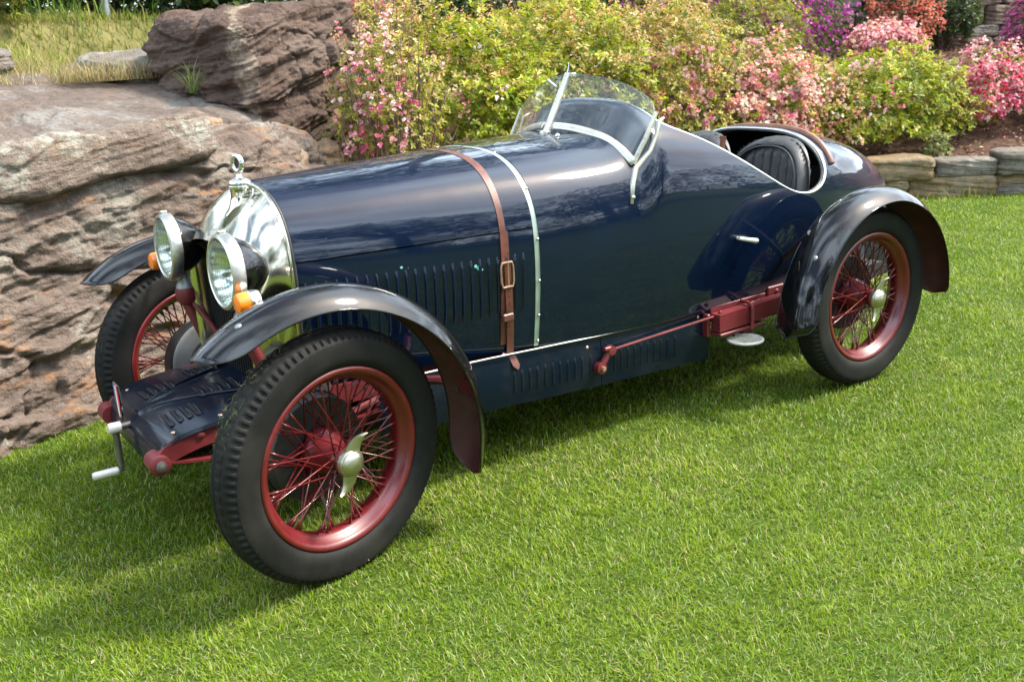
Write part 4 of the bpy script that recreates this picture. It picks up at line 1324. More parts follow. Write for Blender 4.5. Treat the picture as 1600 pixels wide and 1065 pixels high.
def make_meshes():
    ME['tyre'] = tyre_mesh()
    rp_ = [(0.262, 0.043), (0.260, 0.048), (0.253, 0.0495), (0.246, 0.047), (0.240, 0.040), (0.236, 0.030), (0.228, 0.024), (0.2215, 0.016), (0.219, 0.0),
           (0.2215, -0.016), (0.228, -0.024), (0.236, -0.030), (0.240, -0.040), (0.246, -0.047), (0.253, -0.0495), (0.260, -0.048), (0.262, -0.043)]
    ME['rim'] = mb_mesh('rim', MB().lathe(rp_, (0, 0, 0), (0, 1, 0), 96), M['wheel_red'], 60)
    ME['hub'] = mb_mesh('hub', MB().lathe([(0.0001, -0.055), (0.068, -0.055), (0.070, -0.048), (0.064, -0.03), (0.056, -0.008), (0.046, 0.012), (0.038, 0.026), (0.034, 0.040), (0.033, 0.052), (0.038, 0.056), (0.038, 0.062), (0.030, 0.066), (0.0001, 0.066)], (0, 0, 0), (0, 1, 0), 40), M['wheel_red'], 50)
    # two-eared knock-off nut
    mb = MB().lathe([(0.036, 0.062), (0.041, 0.067), (0.041, 0.080), (0.037, 0.087), (0.034, 0.087), (0.031, 0.094), (0.018, 0.100), (0.0001, 0.102)], (0, 0, 0), (0, 1, 0), 32)
    for s in (1, -1):
        P = []
        for t in np.linspace(0, 1, 10):
            r = 0.020 + 0.072 * t
            a = -0.42 * t * t
            w = 0.026 * (1 - 0.78 * t ** 1.8) if t < 0.98 else 0.003
            th = 0.008 * (1 - 0.5 * t)
            c = np.array([r * math.sin(a), 0.080 + 0.012 * t * t, r * math.cos(a)]) * np.array([s, 1, s])
            sd_ = np.array([math.cos(a), 0, -math.sin(a)]) * s
            P.append([c + sd_ * w + [0, th * .2, 0], c + [0, th, 0], c - sd_ * w + [0, th * .2, 0], c - sd_ * w * 0.9 - [0, th, 0], c + sd_ * w * 0.9 - [0, th, 0]])
        mb.grid(np.array(P), wrap=True, flip=False)
        mb.f.append(tuple(len(mb.v) - 5 + i for i in range(5)))
    ME['nut'] = mb_mesh('wing_nut', mb, M['nutmetal'], 45)
    # spokes: three rows of twenty crossing pairs
    def spoke(h, r):
        h = np.array(h); r = np.array(r)
        return MB().tube([h, h + (r - h) * 0.86, h + (r - h) * 0.87, r], [0.0023, 0.0023, 0.0038, 0.0042], 6)
    for row, (rh, oh, orim, lead) in enumerate(((0.036, 0.050, 0.012, 0.85), (0.062, -0.016, 0.004, 0.62), (0.067, -0.047, -0.012, 0.62))):
        for s in (1, -1):
            a = lead * s
            ME[('spoke', row, s)] = mb_mesh('spoke', spoke((rh * math.sin(a), oh, rh * math.cos(a)), (0, orim, 0.221)), M['wheel_red'], 0)
M['nutmetal'] = plain('wing_nut_metal', (0.50, 0.48, 0.38), 0.34, 1.0, 0.1, 14, 0.03)
make_meshes()
ME['drum'] = mb_mesh('brake_drum', MB().lathe([(0.0001, -0.062), (0.10, -0.062), (0.150, -0.064), (0.152, -0.068), (0.152, -0.112), (0.158, -0.114), (0.158, -0.122), (0.150, -0.124), (0.13, -0.128), (0.09, -0.130), (0.085, -0.138), (0.05, -0.140), (0.0001, -0.14)], (0, 0, 0), (0, 1, 0), 56), M['drum'], 40)
ME['backplate'] = mb_mesh('back_plate', MB().lathe([(0.150, -0.122), (0.149, -0.126), (0.135, -0.131), (0.125, -0.129), (0.10, -0.135), (0.085, -0.133), (0.07, -0.142), (0.03, -0.144)], (0, 0, 0), (0, 1, 0), 56), M['plate'], 40)
for mname in ('nut',):
    pass
def wheel(c, sd, steer=0.0, camber=0.0, spin=0.0, first=[None]):
    """outer side of the wheel faces +y in its own space"""
    w = bpy.data.objects.new('wheel', None); COL.objects.link(w); w.empty_display_size = 0.1
    w.parent = CAR; w.matrix_parent_inverse = Matrix.Translation(-Vector(CAR.location))
    Rm = Matrix.Rotation(steer, 4, 'Z') @ Matrix.Rotation(camber, 4, 'X') @ (Matrix.Rotation(math.pi, 4, 'Z') if sd < 0 else Matrix.Identity(4)) @ Matrix.Rotation(spin, 4, 'Y')
    w.matrix_basis = Matrix.Translation(Vector(c)) @ Rm
    def put(name, key, rot=0.0):
        o = bpy.data.objects.new(name, ME[key]); COL.objects.link(o); o.parent = w
        if rot: o.rotation_euler = (0, rot, 0)
        return o
    put('tyre', 'tyre'); put('rim', 'rim'); put('hub', 'hub'); put('wing_nut', 'nut'); put('brake_drum', 'drum'); put('back_plate', 'backplate')
    for row in range(3):
        for k in range(12):
            for s in (1, -1):
                put('spoke', ('spoke', row, s), rad(30 * k + 15 * (s > 0) + 5 * row + 3 * s))
    return w
wheel((0, TR, 0.355), 1, 0.210, -0.0465, rad(-10))
wheel((0, -TR, 0.366), -1, 0.210, 0.0465, rad(10))
wheel((-WB, TR, 0.366), 1, 0, 0, rad(-4))
wheel((-WB, -TR, 0.366), -1, 0, 0, rad(40))

# grass clippings stuck on the front tyres
def clippings():
    n = 900
    th = RS.uniform(rad(20), rad(200), n); sd = np.where(RS.rand(n) < 0.62, 1, -1)
    dens = pnoise(np.stack([th * 4, sd * 3.0, np.zeros(n)], 1)) + RS.normal(0, .3, n)
    k = dens > 0.0
    th, sd = th[k], sd[k]; n = len(th)
    off = RS.uniform(-0.038, 0.030, n); r = R_T + 0.001 - 0.010 * (np.abs(off) / 0.05) ** 2.5
    P = np.stack([r * np.cos(th), off, r * np.sin(th)], 1)
    c, s = math.cos(0.21), math.sin(0.21)
    P = np.stack([P[:, 0] * c - P[:, 1] * s, P[:, 0] * s + P[:, 1] * c + sd * TR, P[:, 2] + 0.358], 1)
    L = RS.uniform(0.006, 0.028, n); W = RS.uniform(0.0012, 0.003, n)
    D = RS.normal(size=(n, 3)); N = np.stack([np.cos(th), np.zeros(n), np.sin(th)], 1)
    D -= N * (D * N).sum(1)[:, None] * 0.9; D /= np.linalg.norm(D, axis=1)[:, None]
    S = np.cross(N, D)
    V = np.stack([P - S * W[:, None] / 2, P + S * W[:, None] / 2, P + D * L[:, None] + N * 0.002], 1).reshape(-1, 3)
    F = np.arange(3 * n).reshape(-1, 3)
    col = np.where(RS.rand(n, 1) < 0.6, np.array([[0.16, 0.26, 0.03]]), np.array([[0.34, 0.32, 0.17]])) * RS.uniform(0.6, 1.2, (n, 1))
    link('grass_clippings', fast_mesh('grass_clippings', V, F, np.repeat(col, 3, 0), M['grass']), CAR, kind='stuff')
clippings()

# --- door handle and small fittings on the body
y = side_y(-1.80, 0.665)
mb = MB().tube([(-1.775, y, .667), (-1.775, y + 0.025, .667)], 0.006, 8)
mb.tube([(-1.765, y + 0.025, .669), (-1.85, y + 0.032, .648)], [0.0065, 0.0095], 10)
mb.dome((-1.85, y + 0.032, .648), (-0.95, 0, -0.2), 0.011, 0.012, 10, 4)
mb.build('door_handle', M['white_metal'], CAR)
MB().lathe([(0.017, 0), (0.015, 0.003), (0.0001, 0.004)], (-1.775, y - 0.001, .667), (0, 1, 0), 14).build('handle_escutcheon', M['white_metal'], CAR)

for (x, z, r_) in ((-1.42, .70, .0028), (-1.62, .69, .003), (-1.53, .50, .003), (-1.14, .655, .0024), (-1.20, .62, .002), (-1.05, .73, .002), (-1.35, .56, .002), (-1.25, .80, .0022)):
    yy = side_y(x, z) + 0.0008
    MB().dome((x, yy, z), (0, 1, 0), r_ * 1.35, 0.0016, 7, 2).build('paint_speck', M['white_enamel'], CAR, hard=0)
for (x0, z0, x1, z1, mt) in ((-1.175, .535, -1.185, .475, 'red'), (-1.10, .64, -1.14, .628, 'alu'), (-1.36, .575, -1.43, .572, 'alu'), (-1.66, .63, -1.70, .585, 'alu')):
    MB().tube([(x0 + (x1 - x0) * t, side_y(x0 + (x1 - x0) * t, z0 + (z1 - z0) * t) + 0.0004, z0 + (z1 - z0) * t) for t in np.linspace(0, 1, 6)], [0.0003, .0010, .0012, .0010, .0008, .0002], 4).build('scratch', M[mt], CAR, hard=0)

# --- two-piece vee windscreen
def windscreen():
    root = MB().tube([(-1.226, 0, 1.086), (-1.234, 0, 1.10), (-1.344, 0, 1.295)], [0.020, 0.0165, 0.0155], 12, squash=(1.0, 0.75)).build('windscreen', M['frame'], CAR, hard=40)
    MB().tube([(-1.238, 0.010, 1.102), (-1.346, 0.010, 1.292)], 0.0045, 6).build('pillar_bead', M['frame'], root)
    MB().tube([(-1.345, 0, 1.293), (-1.353, 0, 1.335)], [0.005, 0.003], 6).build('pillar_pin', M['chrome'], root)
    MB().box((-1.348, 0.018, 1.290), (0.02, 0.03, 0.016), bev=0.003).build('pillar_clip', M['frame'], root)
    MB().lathe([(0.024, -0.010), (0.024, 0.004), (0.017, 0.008)], (-1.228, 0, 1.090), (-0.2, 0, 1), 16).build('pillar_foot', M['frame'], root)
    bot = np.array([(-1.240, .012, 1.106), (-1.262, .085, 1.102), (-1.280, .16, 1.090), (-1.296, .225, 1.075), (-1.304, .29, 1.052), (-1.307, .34, 1.024), (-1.307, .375, 1.000), (-1.312, .392, .985)])
    top = np.array([(-1.346, .008, 1.294), (-1.370, .088, 1.288), (-1.397, .198, 1.268), (-1.409, .269, 1.245), (-1.417, .341, 1.214), (-1.416, .378, 1.185), (-1.405, .396, 1.155)])
    def smooth3(p, it=3):
        p = np.array(p)
        for _ in range(it):
            q = np.empty((2 * len(p), 3)); q[0] = p[0]; q[-1] = p[-1]
            q[1:-1:2] = 0.75 * p[:-1] + 0.25 * p[1:]; q[2:-1:2] = 0.25 * p[:-1] + 0.75 * p[1:]
            p = q
        return p
    B0, T0 = smooth3(bot), smooth3(top)
    def resamp(p, n):
        s = np.concatenate([[0], np.cumsum(np.linalg.norm(np.diff(p, axis=0), axis=1))]); q = np.linspace(0, s[-1], n)
        return np.stack([np.interp(q, s, p[:, k]) for k in range(3)], 1)
    for sd in (1, -1):
        m3 = np.array([1, sd, 1])
        b = resamp(B0, 30) * m3; t = resamp(T0, 30) * m3
        P = np.array([b * (1 - k) + t * k for k in np.linspace(0, 1, 8)])
        solid(MB().grid(P, flip=(sd > 0)).build('glass_pane', M['glass'], root, hard=0), 0.004, 0)
        MB().tube(b[1:] + np.array([0.003, 0, 0.010]), 0.0085, 8, squash=(0.62, 1.75), up=(-0.5, 0, 0.86)).build('bottom_rail', M['frame'], root, hard=0)
        MB().tube([np.array((-1.309, .386, .992)) * m3, np.array((-1.36, .398, 1.075)) * m3, np.array((-1.408, .400, 1.158)) * m3], [0.0095, 0.0095, 0.0085] if sd > 0 else [0.005, 0.005, 0.004], 8).build('side_post', M['frame'], root)
        MB().tube(t, 0.0022, 6).build('glass_edge', M['lens'], root, hard=0)
        # cast bracket bolted to the body side
        y0 = side_y(-1.265, .87)
        mb = MB().tube([np.array((-1.262, y0 + 0.004, .862)) * m3, np.array((-1.282, side_y(-1.28, .93) + 0.006, .93)) * m3, np.array((-1.318, side_y(-1.31, .98) + .008, .978)) * m3,
                        np.array((-1.372, .405, 1.03)) * m3, np.array((-1.405, .404, 1.085)) * m3, np.array((-1.418, .400, 1.125)) * m3, np.array((-1.445, .395, 1.135)) * m3],
                       [q_ * (1 if sd > 0 else 0.5) for q_ in (0.010, 0.014, 0.016, 0.0115, 0.010, 0.012, 0.008)], 10, squash=(1, .7))
        mb.build('screen_bracket', M['frame'], root, hard=0)
        for (x, z) in ((-1.268, .885), (-1.292, .945)):
            MB().dome((x, sd * (side_y(x, z) + 0.013), z), (0, sd, 0.1), 0.008, 0.006, 10, 3).build('bracket_bolt', M['chrome'], root, hard=0)
    # driver's wiper arm on the far pane
    MB().tube([(-1.30, -0.015, 1.25), (-1.325, -0.10, 1.275)], 0.004, 6).build('wiper_arm', M['white_metal'], root)
    # cowl seal under the glass
windscreen()
# small fairing ridge in front of the pillar foot
MB().tube([(-1.215, 0.03, 1.090), (-1.17, 0.075, 1.086), (-1.14, 0.11, 1.080)], [0.007, 0.006, 0.003], 8).build('cowl_catch', M['navy'], CAR)
MB().dome((-1.19, 0.12, 1.088), (0, 0, 1), 0.009, 0.010, 10, 4).build('cowl_stud', M['chrome'], CAR, hard=0)
# added pale green plate standing in for the lawn reflected in the tail's underside
MB().box((-2.80, 0.36, 0.52), (0.012, 0.16, 0.25), bev=0.004).build('tail_reflection_plate', M['strip'], CAR)

# ------------------------------------------------------------------ rocks
def make_rock(name, label, c, half, yaw, tilt, seed, mat, n=90, sq=4.0, amp=0.06, fr=1.6, strata=0.03, sfreq=7.0, sdip=(0.1, -0.12), cat='rock', group=None, parent=None, cracks=0.0, pits=0.0, rough=0.020, blocks=0, bflat=2.2, bamp=0.04):
    u = np.linspace(-1, 1, n)
    A, B = np.meshgrid(u, u, indexing='ij')
    one = np.ones_like(A)
    V, F = [], []
    base = 0
    for ax in range(3):
        for s in (1, -1):
            t = [None] * 3
            t[ax] = one * s; t[(ax + 1) % 3] = A; t[(ax + 2) % 3] = B
            V.append(np.stack([q.ravel() for q in t], 1))
            idx = np.arange(n * n).reshape(n, n) + base
            f = np.stack([idx[:-1, :-1], idx[1:, :-1], idx[1:, 1:], idx[:-1, 1:]], -1).reshape(-1, 4)
            F.append(f if s > 0 else f[:, ::-1]); base += n * n
    V = np.concatenate(V); F = np.concatenate(F)
    # weld cube edges
    key = np.round(V * 1e5).astype(np.int64)
    _, first, inv = np.unique(key, axis=0, return_index=True, return_inverse=True)
    V = V[first]; F = inv.ravel()[F]
    r = (np.abs(V) ** sq).sum(1) ** (-1 / sq)
    N = np.sign(V) * np.abs(V * r[:, None]) ** (sq - 1); N /= np.array(half); N /= np.linalg.norm(N, axis=1)[:, None]
    P = V * r[:, None] * np.array(half)
    o = np.array([seed * 3.7, seed * 1.3, seed * 7.1])
    d = amp * 1.6 * fbm(P * fr * 0.6 + o, 3) + amp * fbm(P * fr * 1.7 + o + 5, 5, 0.55)
    zz = P[:, 2] + sdip[0] * P[:, 0] + sdip[1] * P[:, 1] + 0.05 * fbm(P * 1.5 + o, 3)
    L = zz * sfreq
    lay = pnoise(np.stack([L, P[:, 0] * 0.45 + o[0], P[:, 1] * 0.45], 1)) + 0.6 * pnoise(np.stack([L * 2.7, P[:, 0] * 0.9 + o[0] + 9, P[:, 1] * 0.9], 1)) + 0.4 * pnoise(np.stack([L * 6.1, P[:, 0] * 2.2 + o[0] + 3, P[:, 1] * 2.2], 1))
    d = d + strata * np.tanh(lay * 1.8) * (1 - 0.7 * np.abs(N[:, 2]))
    if cracks:
        cr = np.abs(pnoise(np.stack([P[:, 0] * 1.1 + o[0], P[:, 1] * 1.1, zz * 2.3], 1) + 0.25 * fbm(P * 5 + o, 3)[:, None]))
        d = d - cracks * np.exp(-(cr / 0.035) ** 2)
    if blocks:
        rs = np.random.RandomState(seed + 100)
        sc = np.array([1.0, 1.0, bflat])
        S = rs.uniform(-1.1, 1.1, (blocks, 3)) * np.array(half)
        Q = P + 0.07 * np.stack([fbm(P * 3 + o + 1, 3), fbm(P * 3 + o + 2, 3), fbm(P * 3 + o + 4, 3)], 1)
        b1 = np.full(len(P), 1e9); b2 = np.full(len(P), 1e9); bi = np.zeros(len(P), int)
        for q_, c_ in enumerate(S):
            dd = np.sqrt((((Q - c_) * sc) ** 2).sum(1))
            m1 = dd < b1
            b2 = np.where(m1, b1, np.minimum(b2, dd)); bi = np.where(m1, q_, bi); b1 = np.where(m1, dd, b1)
        e = b2 - b1
        d = d + (rs.uniform(-1, 1, blocks) * bamp)[bi] * ss(0.0, 0.035, e) - 0.45 * bamp * np.exp(-(e / 0.016) ** 2) * np.clip(0.4 + 1.2 * fbm(P * 2 + o, 2), 0, 1)
        # each block face is tilted its own way
        tl = rs.normal(0, 1, (blocks, 3)); d = d + bamp * 0.9 * (tl[bi] * (Q - S[bi])).sum(1) * ss(0, 0.05, e)
    if pits:
        d = d - pits * np.clip(fbm(P * 9 + o, 3) - 0.25, 0, 1)
    d = d + rough * (fbm(P * np.array([8, 8, 14]) + o, 5, 0.62) + 0.9 * fbm(P * np.array([4.5, 4.5, 9]) + o + 3, 5, 0.6, ridge=True))
    P = P + N * d[:, None]
    me = fast_mesh(name, P, F, mat=mat, smooth=True)
    ob = bpy.data.objects.new(name, me); COL.objects.link(ob)
    if parent is not None:
        ob.parent = parent; ob.matrix_parent_inverse = Matrix.Translation(-Vector(world_loc(parent)))
    ob.location = c; ob.rotation_euler = (tilt[0], tilt[1], yaw)
    return tag(ob, label, cat, group)

M['ledge'] = rock_mat('pink_grey_sandstone', (0.205, 0.153, 0.122), (0.105, 0.078, 0.064), (0.305, 0.245, 0.20), (0.37, 0.355, 0.29), 0.65, 0.85, 4.0, bedding=0.25)
M['slab'] = rock_mat('grey_brown_slab', (0.165, 0.128, 0.105), (0.085, 0.067, 0.056), (0.25, 0.21, 0.18), (0.32, 0.33, 0.30), 0.5, 0.35, 6.0)
M['lichen'] = rock_mat('lichen_rock', (0.20, 0.152, 0.118), (0.10, 0.073, 0.058), (0.29, 0.24, 0.19), (0.42, 0.415, 0.34), 0.85, 0.3, 5.0)
M['boulder'] = rock_mat('dark_brown_sandstone', (0.130, 0.086, 0.066), (0.062, 0.043, 0.035), (0.21, 0.15, 0.118), (0.25, 0.21, 0.17), 0.25, 0.12, 8.0, streak=(0.0, 0.06, (0.36, 0.28, 0.20)))
M['sand'] = rock_mat('pale_sandy_rock', (0.34, 0.235, 0.15), (0.18, 0.11, 0.07), (0.45, 0.35, 0.25), (0.5, 0.45, 0.37), 0.4, 0.6, 4.0)
M['wallstone'] = rock_mat('ochre_wall_stone', (0.26, 0.18, 0.095), (0.13, 0.09, 0.055), (0.37, 0.28, 0.17), (0.36, 0.33, 0.25), 0.4, 0.4, 9.0)
M['greystone'] = rock_mat('grey_wall_stone', (0.21, 0.18, 0.145), (0.11, 0.09, 0.075), (0.31, 0.27, 0.22), (0.36, 0.35, 0.30), 0.5, 0.1, 6.0)
M['pale'] = rock_mat('pale_stone', (0.46, 0.40, 0.32), (0.32, 0.26, 0.2), (0.55, 0.5, 0.42), (0.5, 0.48, 0.4), 0.4, 0.1, 3.0)
YW = math.atan2(-0.37, -0.93) + math.pi
make_rock('rock_ledge', 'big layered pinkish sandstone ledge beside the front wheels, rising from the lawn', (0.50, -2.06, 0.38), (1.72, 0.78, 0.70), YW, (0.10, -0.035, 0), 1, M['ledge'], 230, 7.0, 0.050, 1.3, 0.016, 9.0, (0.20, 0.1), cracks=0.03, pits=0.05, rough=0.026, blocks=110, bflat=3.4, bamp=0.030)
make_rock('rock_slab', 'lichen spotted rounded slab lying on the front lip of the sandstone ledge', (0.10, -1.74, 1.015), (0.60, 0.36, 0.115), YW - 0.03, (0.16, 0.07, 0), 2, M['lichen'], 120, 7.0, 0.022, 2.0, 0.006, 9, cracks=0.015, rough=0.010, blocks=10, bflat=2.0, bamp=0.012)
make_rock('rock_slab', 'broad flat grey brown slab sloping up to the dry grass, left of the boulder', (0.02, -2.80, 1.15), (1.00, 0.74, 0.115), YW, (-0.24, 0.02, 0), 3, M['slab'], 150, 12.0, 0.018, 1.6, 0.010, 12, cracks=0.02, rough=0.012, blocks=30, bflat=3.0, bamp=0.018)
make_rock('boulder', 'large dark brown boulder with a pale vertical seam, behind the radiator', (-1.38, -3.00, 1.19), (0.475, 0.48, 0.53), YW - 0.06, (0.0, 0.15, 0), 4, M['boulder'], 150, 7.0, 0.055, 1.5, 0.020, 9, (0.22, -0.1), cracks=0.02, rough=0.022, blocks=40, bflat=3.2, bamp=0.035)
make_rock('rock', 'sandy orange rock wedged under the front of the boulder', (-0.90, -2.26, 0.68), (0.55, 0.36, 0.24), YW, (0.25, 0.06, 0), 5, M['sand'], 100, 4.0, 0.05, 2.2, 0.012, 6, cracks=0.03, blocks=26, bamp=0.03)
make_rock('rock', 'small brown rock standing behind the azaleas right of the boulder', (-2.50, -3.62, 1.64), (0.20, 0.17, 0.30), 0.4, (0, 0.1, 0), 6, M['boulder'], 50, 4.0, 0.05, 3, 0.015, 8)
make_rock('rock', 'low flat weathered rock beside the top of the boulder', (-1.95, -3.9, 1.60), (0.40, 0.2, 0.07), 0.2, (0, 0, 0), 7, M['greystone'], 50, 4, 0.03, 3, 0.01, 12)
make_rock('rock', 'flat grey rock in the dry grass left of the boulder top', (-0.78, -3.60, 1.40), (0.34, 0.30, 0.075), 0.3, (-0.1, 0, 0), 8, M['greystone'], 50, 4, 0.03, 3, 0.01, 12)
make_rock('rock', 'flat reddish rock lying in the grass at the top left', (0.42, -3.75, 1.50), (0.5, 0.25, 0.07), 0.1, (-0.1, 0, 0), 10, M['slab'], 50, 5, 0.03, 3, 0.01, 12)
make_rock('rock', 'two toned stone squeezed between the slabs near the boulder foot', (-0.50, -2.30, 1.055), (0.34, 0.12, 0.055), YW, (0.1, 0.05, 0), 12, M['sand'], 50, 4, 0.02, 4, 0.01, 10)

# ------------------------------------------------------------------ dry stone walls: every stone is a part
def wall(name, label, origin, dirv, stones, depth, mats, seed):
    root = empty(name, (origin[0], origin[1], origin[2]), label, 'stone wall')
    d = np.array(dirv, float); d /= np.linalg.norm(d); nrm = np.array([-d[1], d[0]])
    yaw = math.atan2(d[1], d[0])
    rr = random.Random(seed)
    for i, (s0, s1, z0, z1, mt) in enumerate(stones):
        s = (s0 + s1) / 2; dep = depth * rr.uniform(0.85, 1.1); push = rr.uniform(-0.02, 0.02)
        c = (origin[0] + d[0] * s + nrm[0] * (push), origin[1] + d[1] * s + nrm[1] * (push), origin[2] + (z0 + z1) / 2)
        make_rock('stone', None, c, ((s1 - s0) / 2 + .004, dep / 2, (z1 - z0) / 2 + .004), yaw + rr.uniform(-.04, .04), (rr.uniform(-.04, .04), rr.uniform(-.03, .03), 0), seed * 10 + i, M[mats[mt]], 30, 10.0, 0.012, 4.0, 0.008, 26, parent=root, cat=None, rough=0.008)
    return root
st = [(-0.08, 0.63, 0.0, 0.165, 0), (-0.27, -0.10, 0.01, 0.15, 0), (-0.46, 0.10, 0.165, 0.335, 0), (0.15, 0.63, 0.175, 0.30, 1), (0.64, 1.22, 0.17, 0.36, 1), (0.65, 1.08, 0.085, 0.165, 0), (0.64, 1.2, 0.0, 0.08, 1)]
rr = random.Random(5)
s = -0.30
while s > -1.2:
    L = rr.uniform(0.3, 0.55); st.append((s - L, s - 0.02, 0.0, 0.16, rr.randint(0, 1))); s -= L
s = -0.48
while s > -1.2:
    L = rr.uniform(0.3, 0.6); st.append((s - L, s - 0.02, 0.165, 0.31, rr.randint(0, 1))); s -= L
for z0, z1 in ((0, .17), (.175, .34)):
    s = 1.23
    while s < 2.6:
        L = rr.uniform(0.35, 0.6); st.append((s, s + L - 0.02, z0, z1, rr.randint(0, 1))); s += L
wall('stone_wall', 'low two course dry stone wall edging the lawn behind the rear wheel', (-6.51, -1.90, 0.0), (-0.79, 0.61), st, 0.28, ('wallstone', 'greystone'), 3)
st = []
for k, (z0, z1) in enumerate(((0.0, 0.20), (0.205, 0.33), (0.335, 0.56), (0.565, 0.74), (0.745, 0.9))):
    s = -0.6 - 0.15 * k
    while s < 3.0:
        L = rr.uniform(0.38, 0.8); st.append((s, s + L - 0.025, z0, z1, rr.randint(0, 1))); s += L
wall('stone_wall', 'taller block wall in the shade at the back of the garden, upper right', (-9.6, -4.50, 1.00), (-0.92, 0.36), st, 0.3, ('boulder', 'greystone'), 8)

# ------------------------------------------------------------------ azaleas and other shrubs
def sph(n):
    v = RS.normal(size=(n, 3)); return v / np.linalg.norm(v, axis=1)[:, None]
def leaf_geo(P, D, Nn, L, W, fold=0.25, droop=0.0):
    """kite shaped leaf of two triangles folded along the midrib"""
    S = np.cross(D, Nn); S /= np.linalg.norm(S, axis=1)[:, None] + 1e-9
    up = np.cross(S, D)
    m = P + D * (L * 0.52)[:, None]
    l = m + S * (W / 2)[:, None] + up * (W * fold)[:, None]
    r = m - S * (W / 2)[:, None] + up * (W * fold)[:, None]
    t = P + D * L[:, None] - np.array([0, 0, 1]) * (L * droop)[:, None]
    V = np.stack([P, r, t, l], 1).reshape(-1, 3)
    b = (np.arange(len(P)) * 4)[:, None]
    F = np.concatenate([b + [0, 1, 2], b + [0, 2, 3]], 1).reshape(-1, 3)
    return V, F
def pick(cols, w, n, var=0.22):
    cols = np.array(cols, float); w = np.array(w, float); w /= w.sum()
    k = RS.choice(len(cols), n, p=w)
    return cols[k] * RS.uniform(1 - var, 1 + var, (n, 1)) * RS.uniform(0.93, 1.07, (n, 3))

YG = [(0.26, 0.31, 0.018), (0.36, 0.38, 0.026), (0.14, 0.19, 0.016), (0.48, 0.42, 0.10)]
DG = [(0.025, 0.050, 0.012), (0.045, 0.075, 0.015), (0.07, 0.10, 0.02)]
OL = [(0.28, 0.29, 0.035), (0.36, 0.33, 0.05), (0.17, 0.18, 0.03), (0.48, 0.41, 0.13)]
PINK = [(0.74, 0.33, 0.37), (0.82, 0.50, 0.50), (0.64, 0.17, 0.27), (0.86, 0.66, 0.62)]
SALM = [(0.80, 0.44, 0.34), (0.84, 0.58, 0.46), (0.72, 0.28, 0.27), (0.86, 0.70, 0.60)]
WILT = [(0.64, 0.37, 0.15), (0.76, 0.52, 0.25), (0.54, 0.26, 0.09), (0.84, 0.67, 0.40)]
CRIM = [(0.62, 0.09, 0.17), (0.76, 0.26, 0.32), (0.82, 0.46, 0.48), (0.52, 0.035, 0.10)]
PURP = [(0.42, 0.05, 0.30), (0.54, 0.12, 0.42), (0.34, 0.03, 0.22), (0.62, 0.24, 0.50)]
CORA = [(0.66, 0.22, 0.14), (0.76, 0.36, 0.24), (0.58, 0.14, 0.10)]

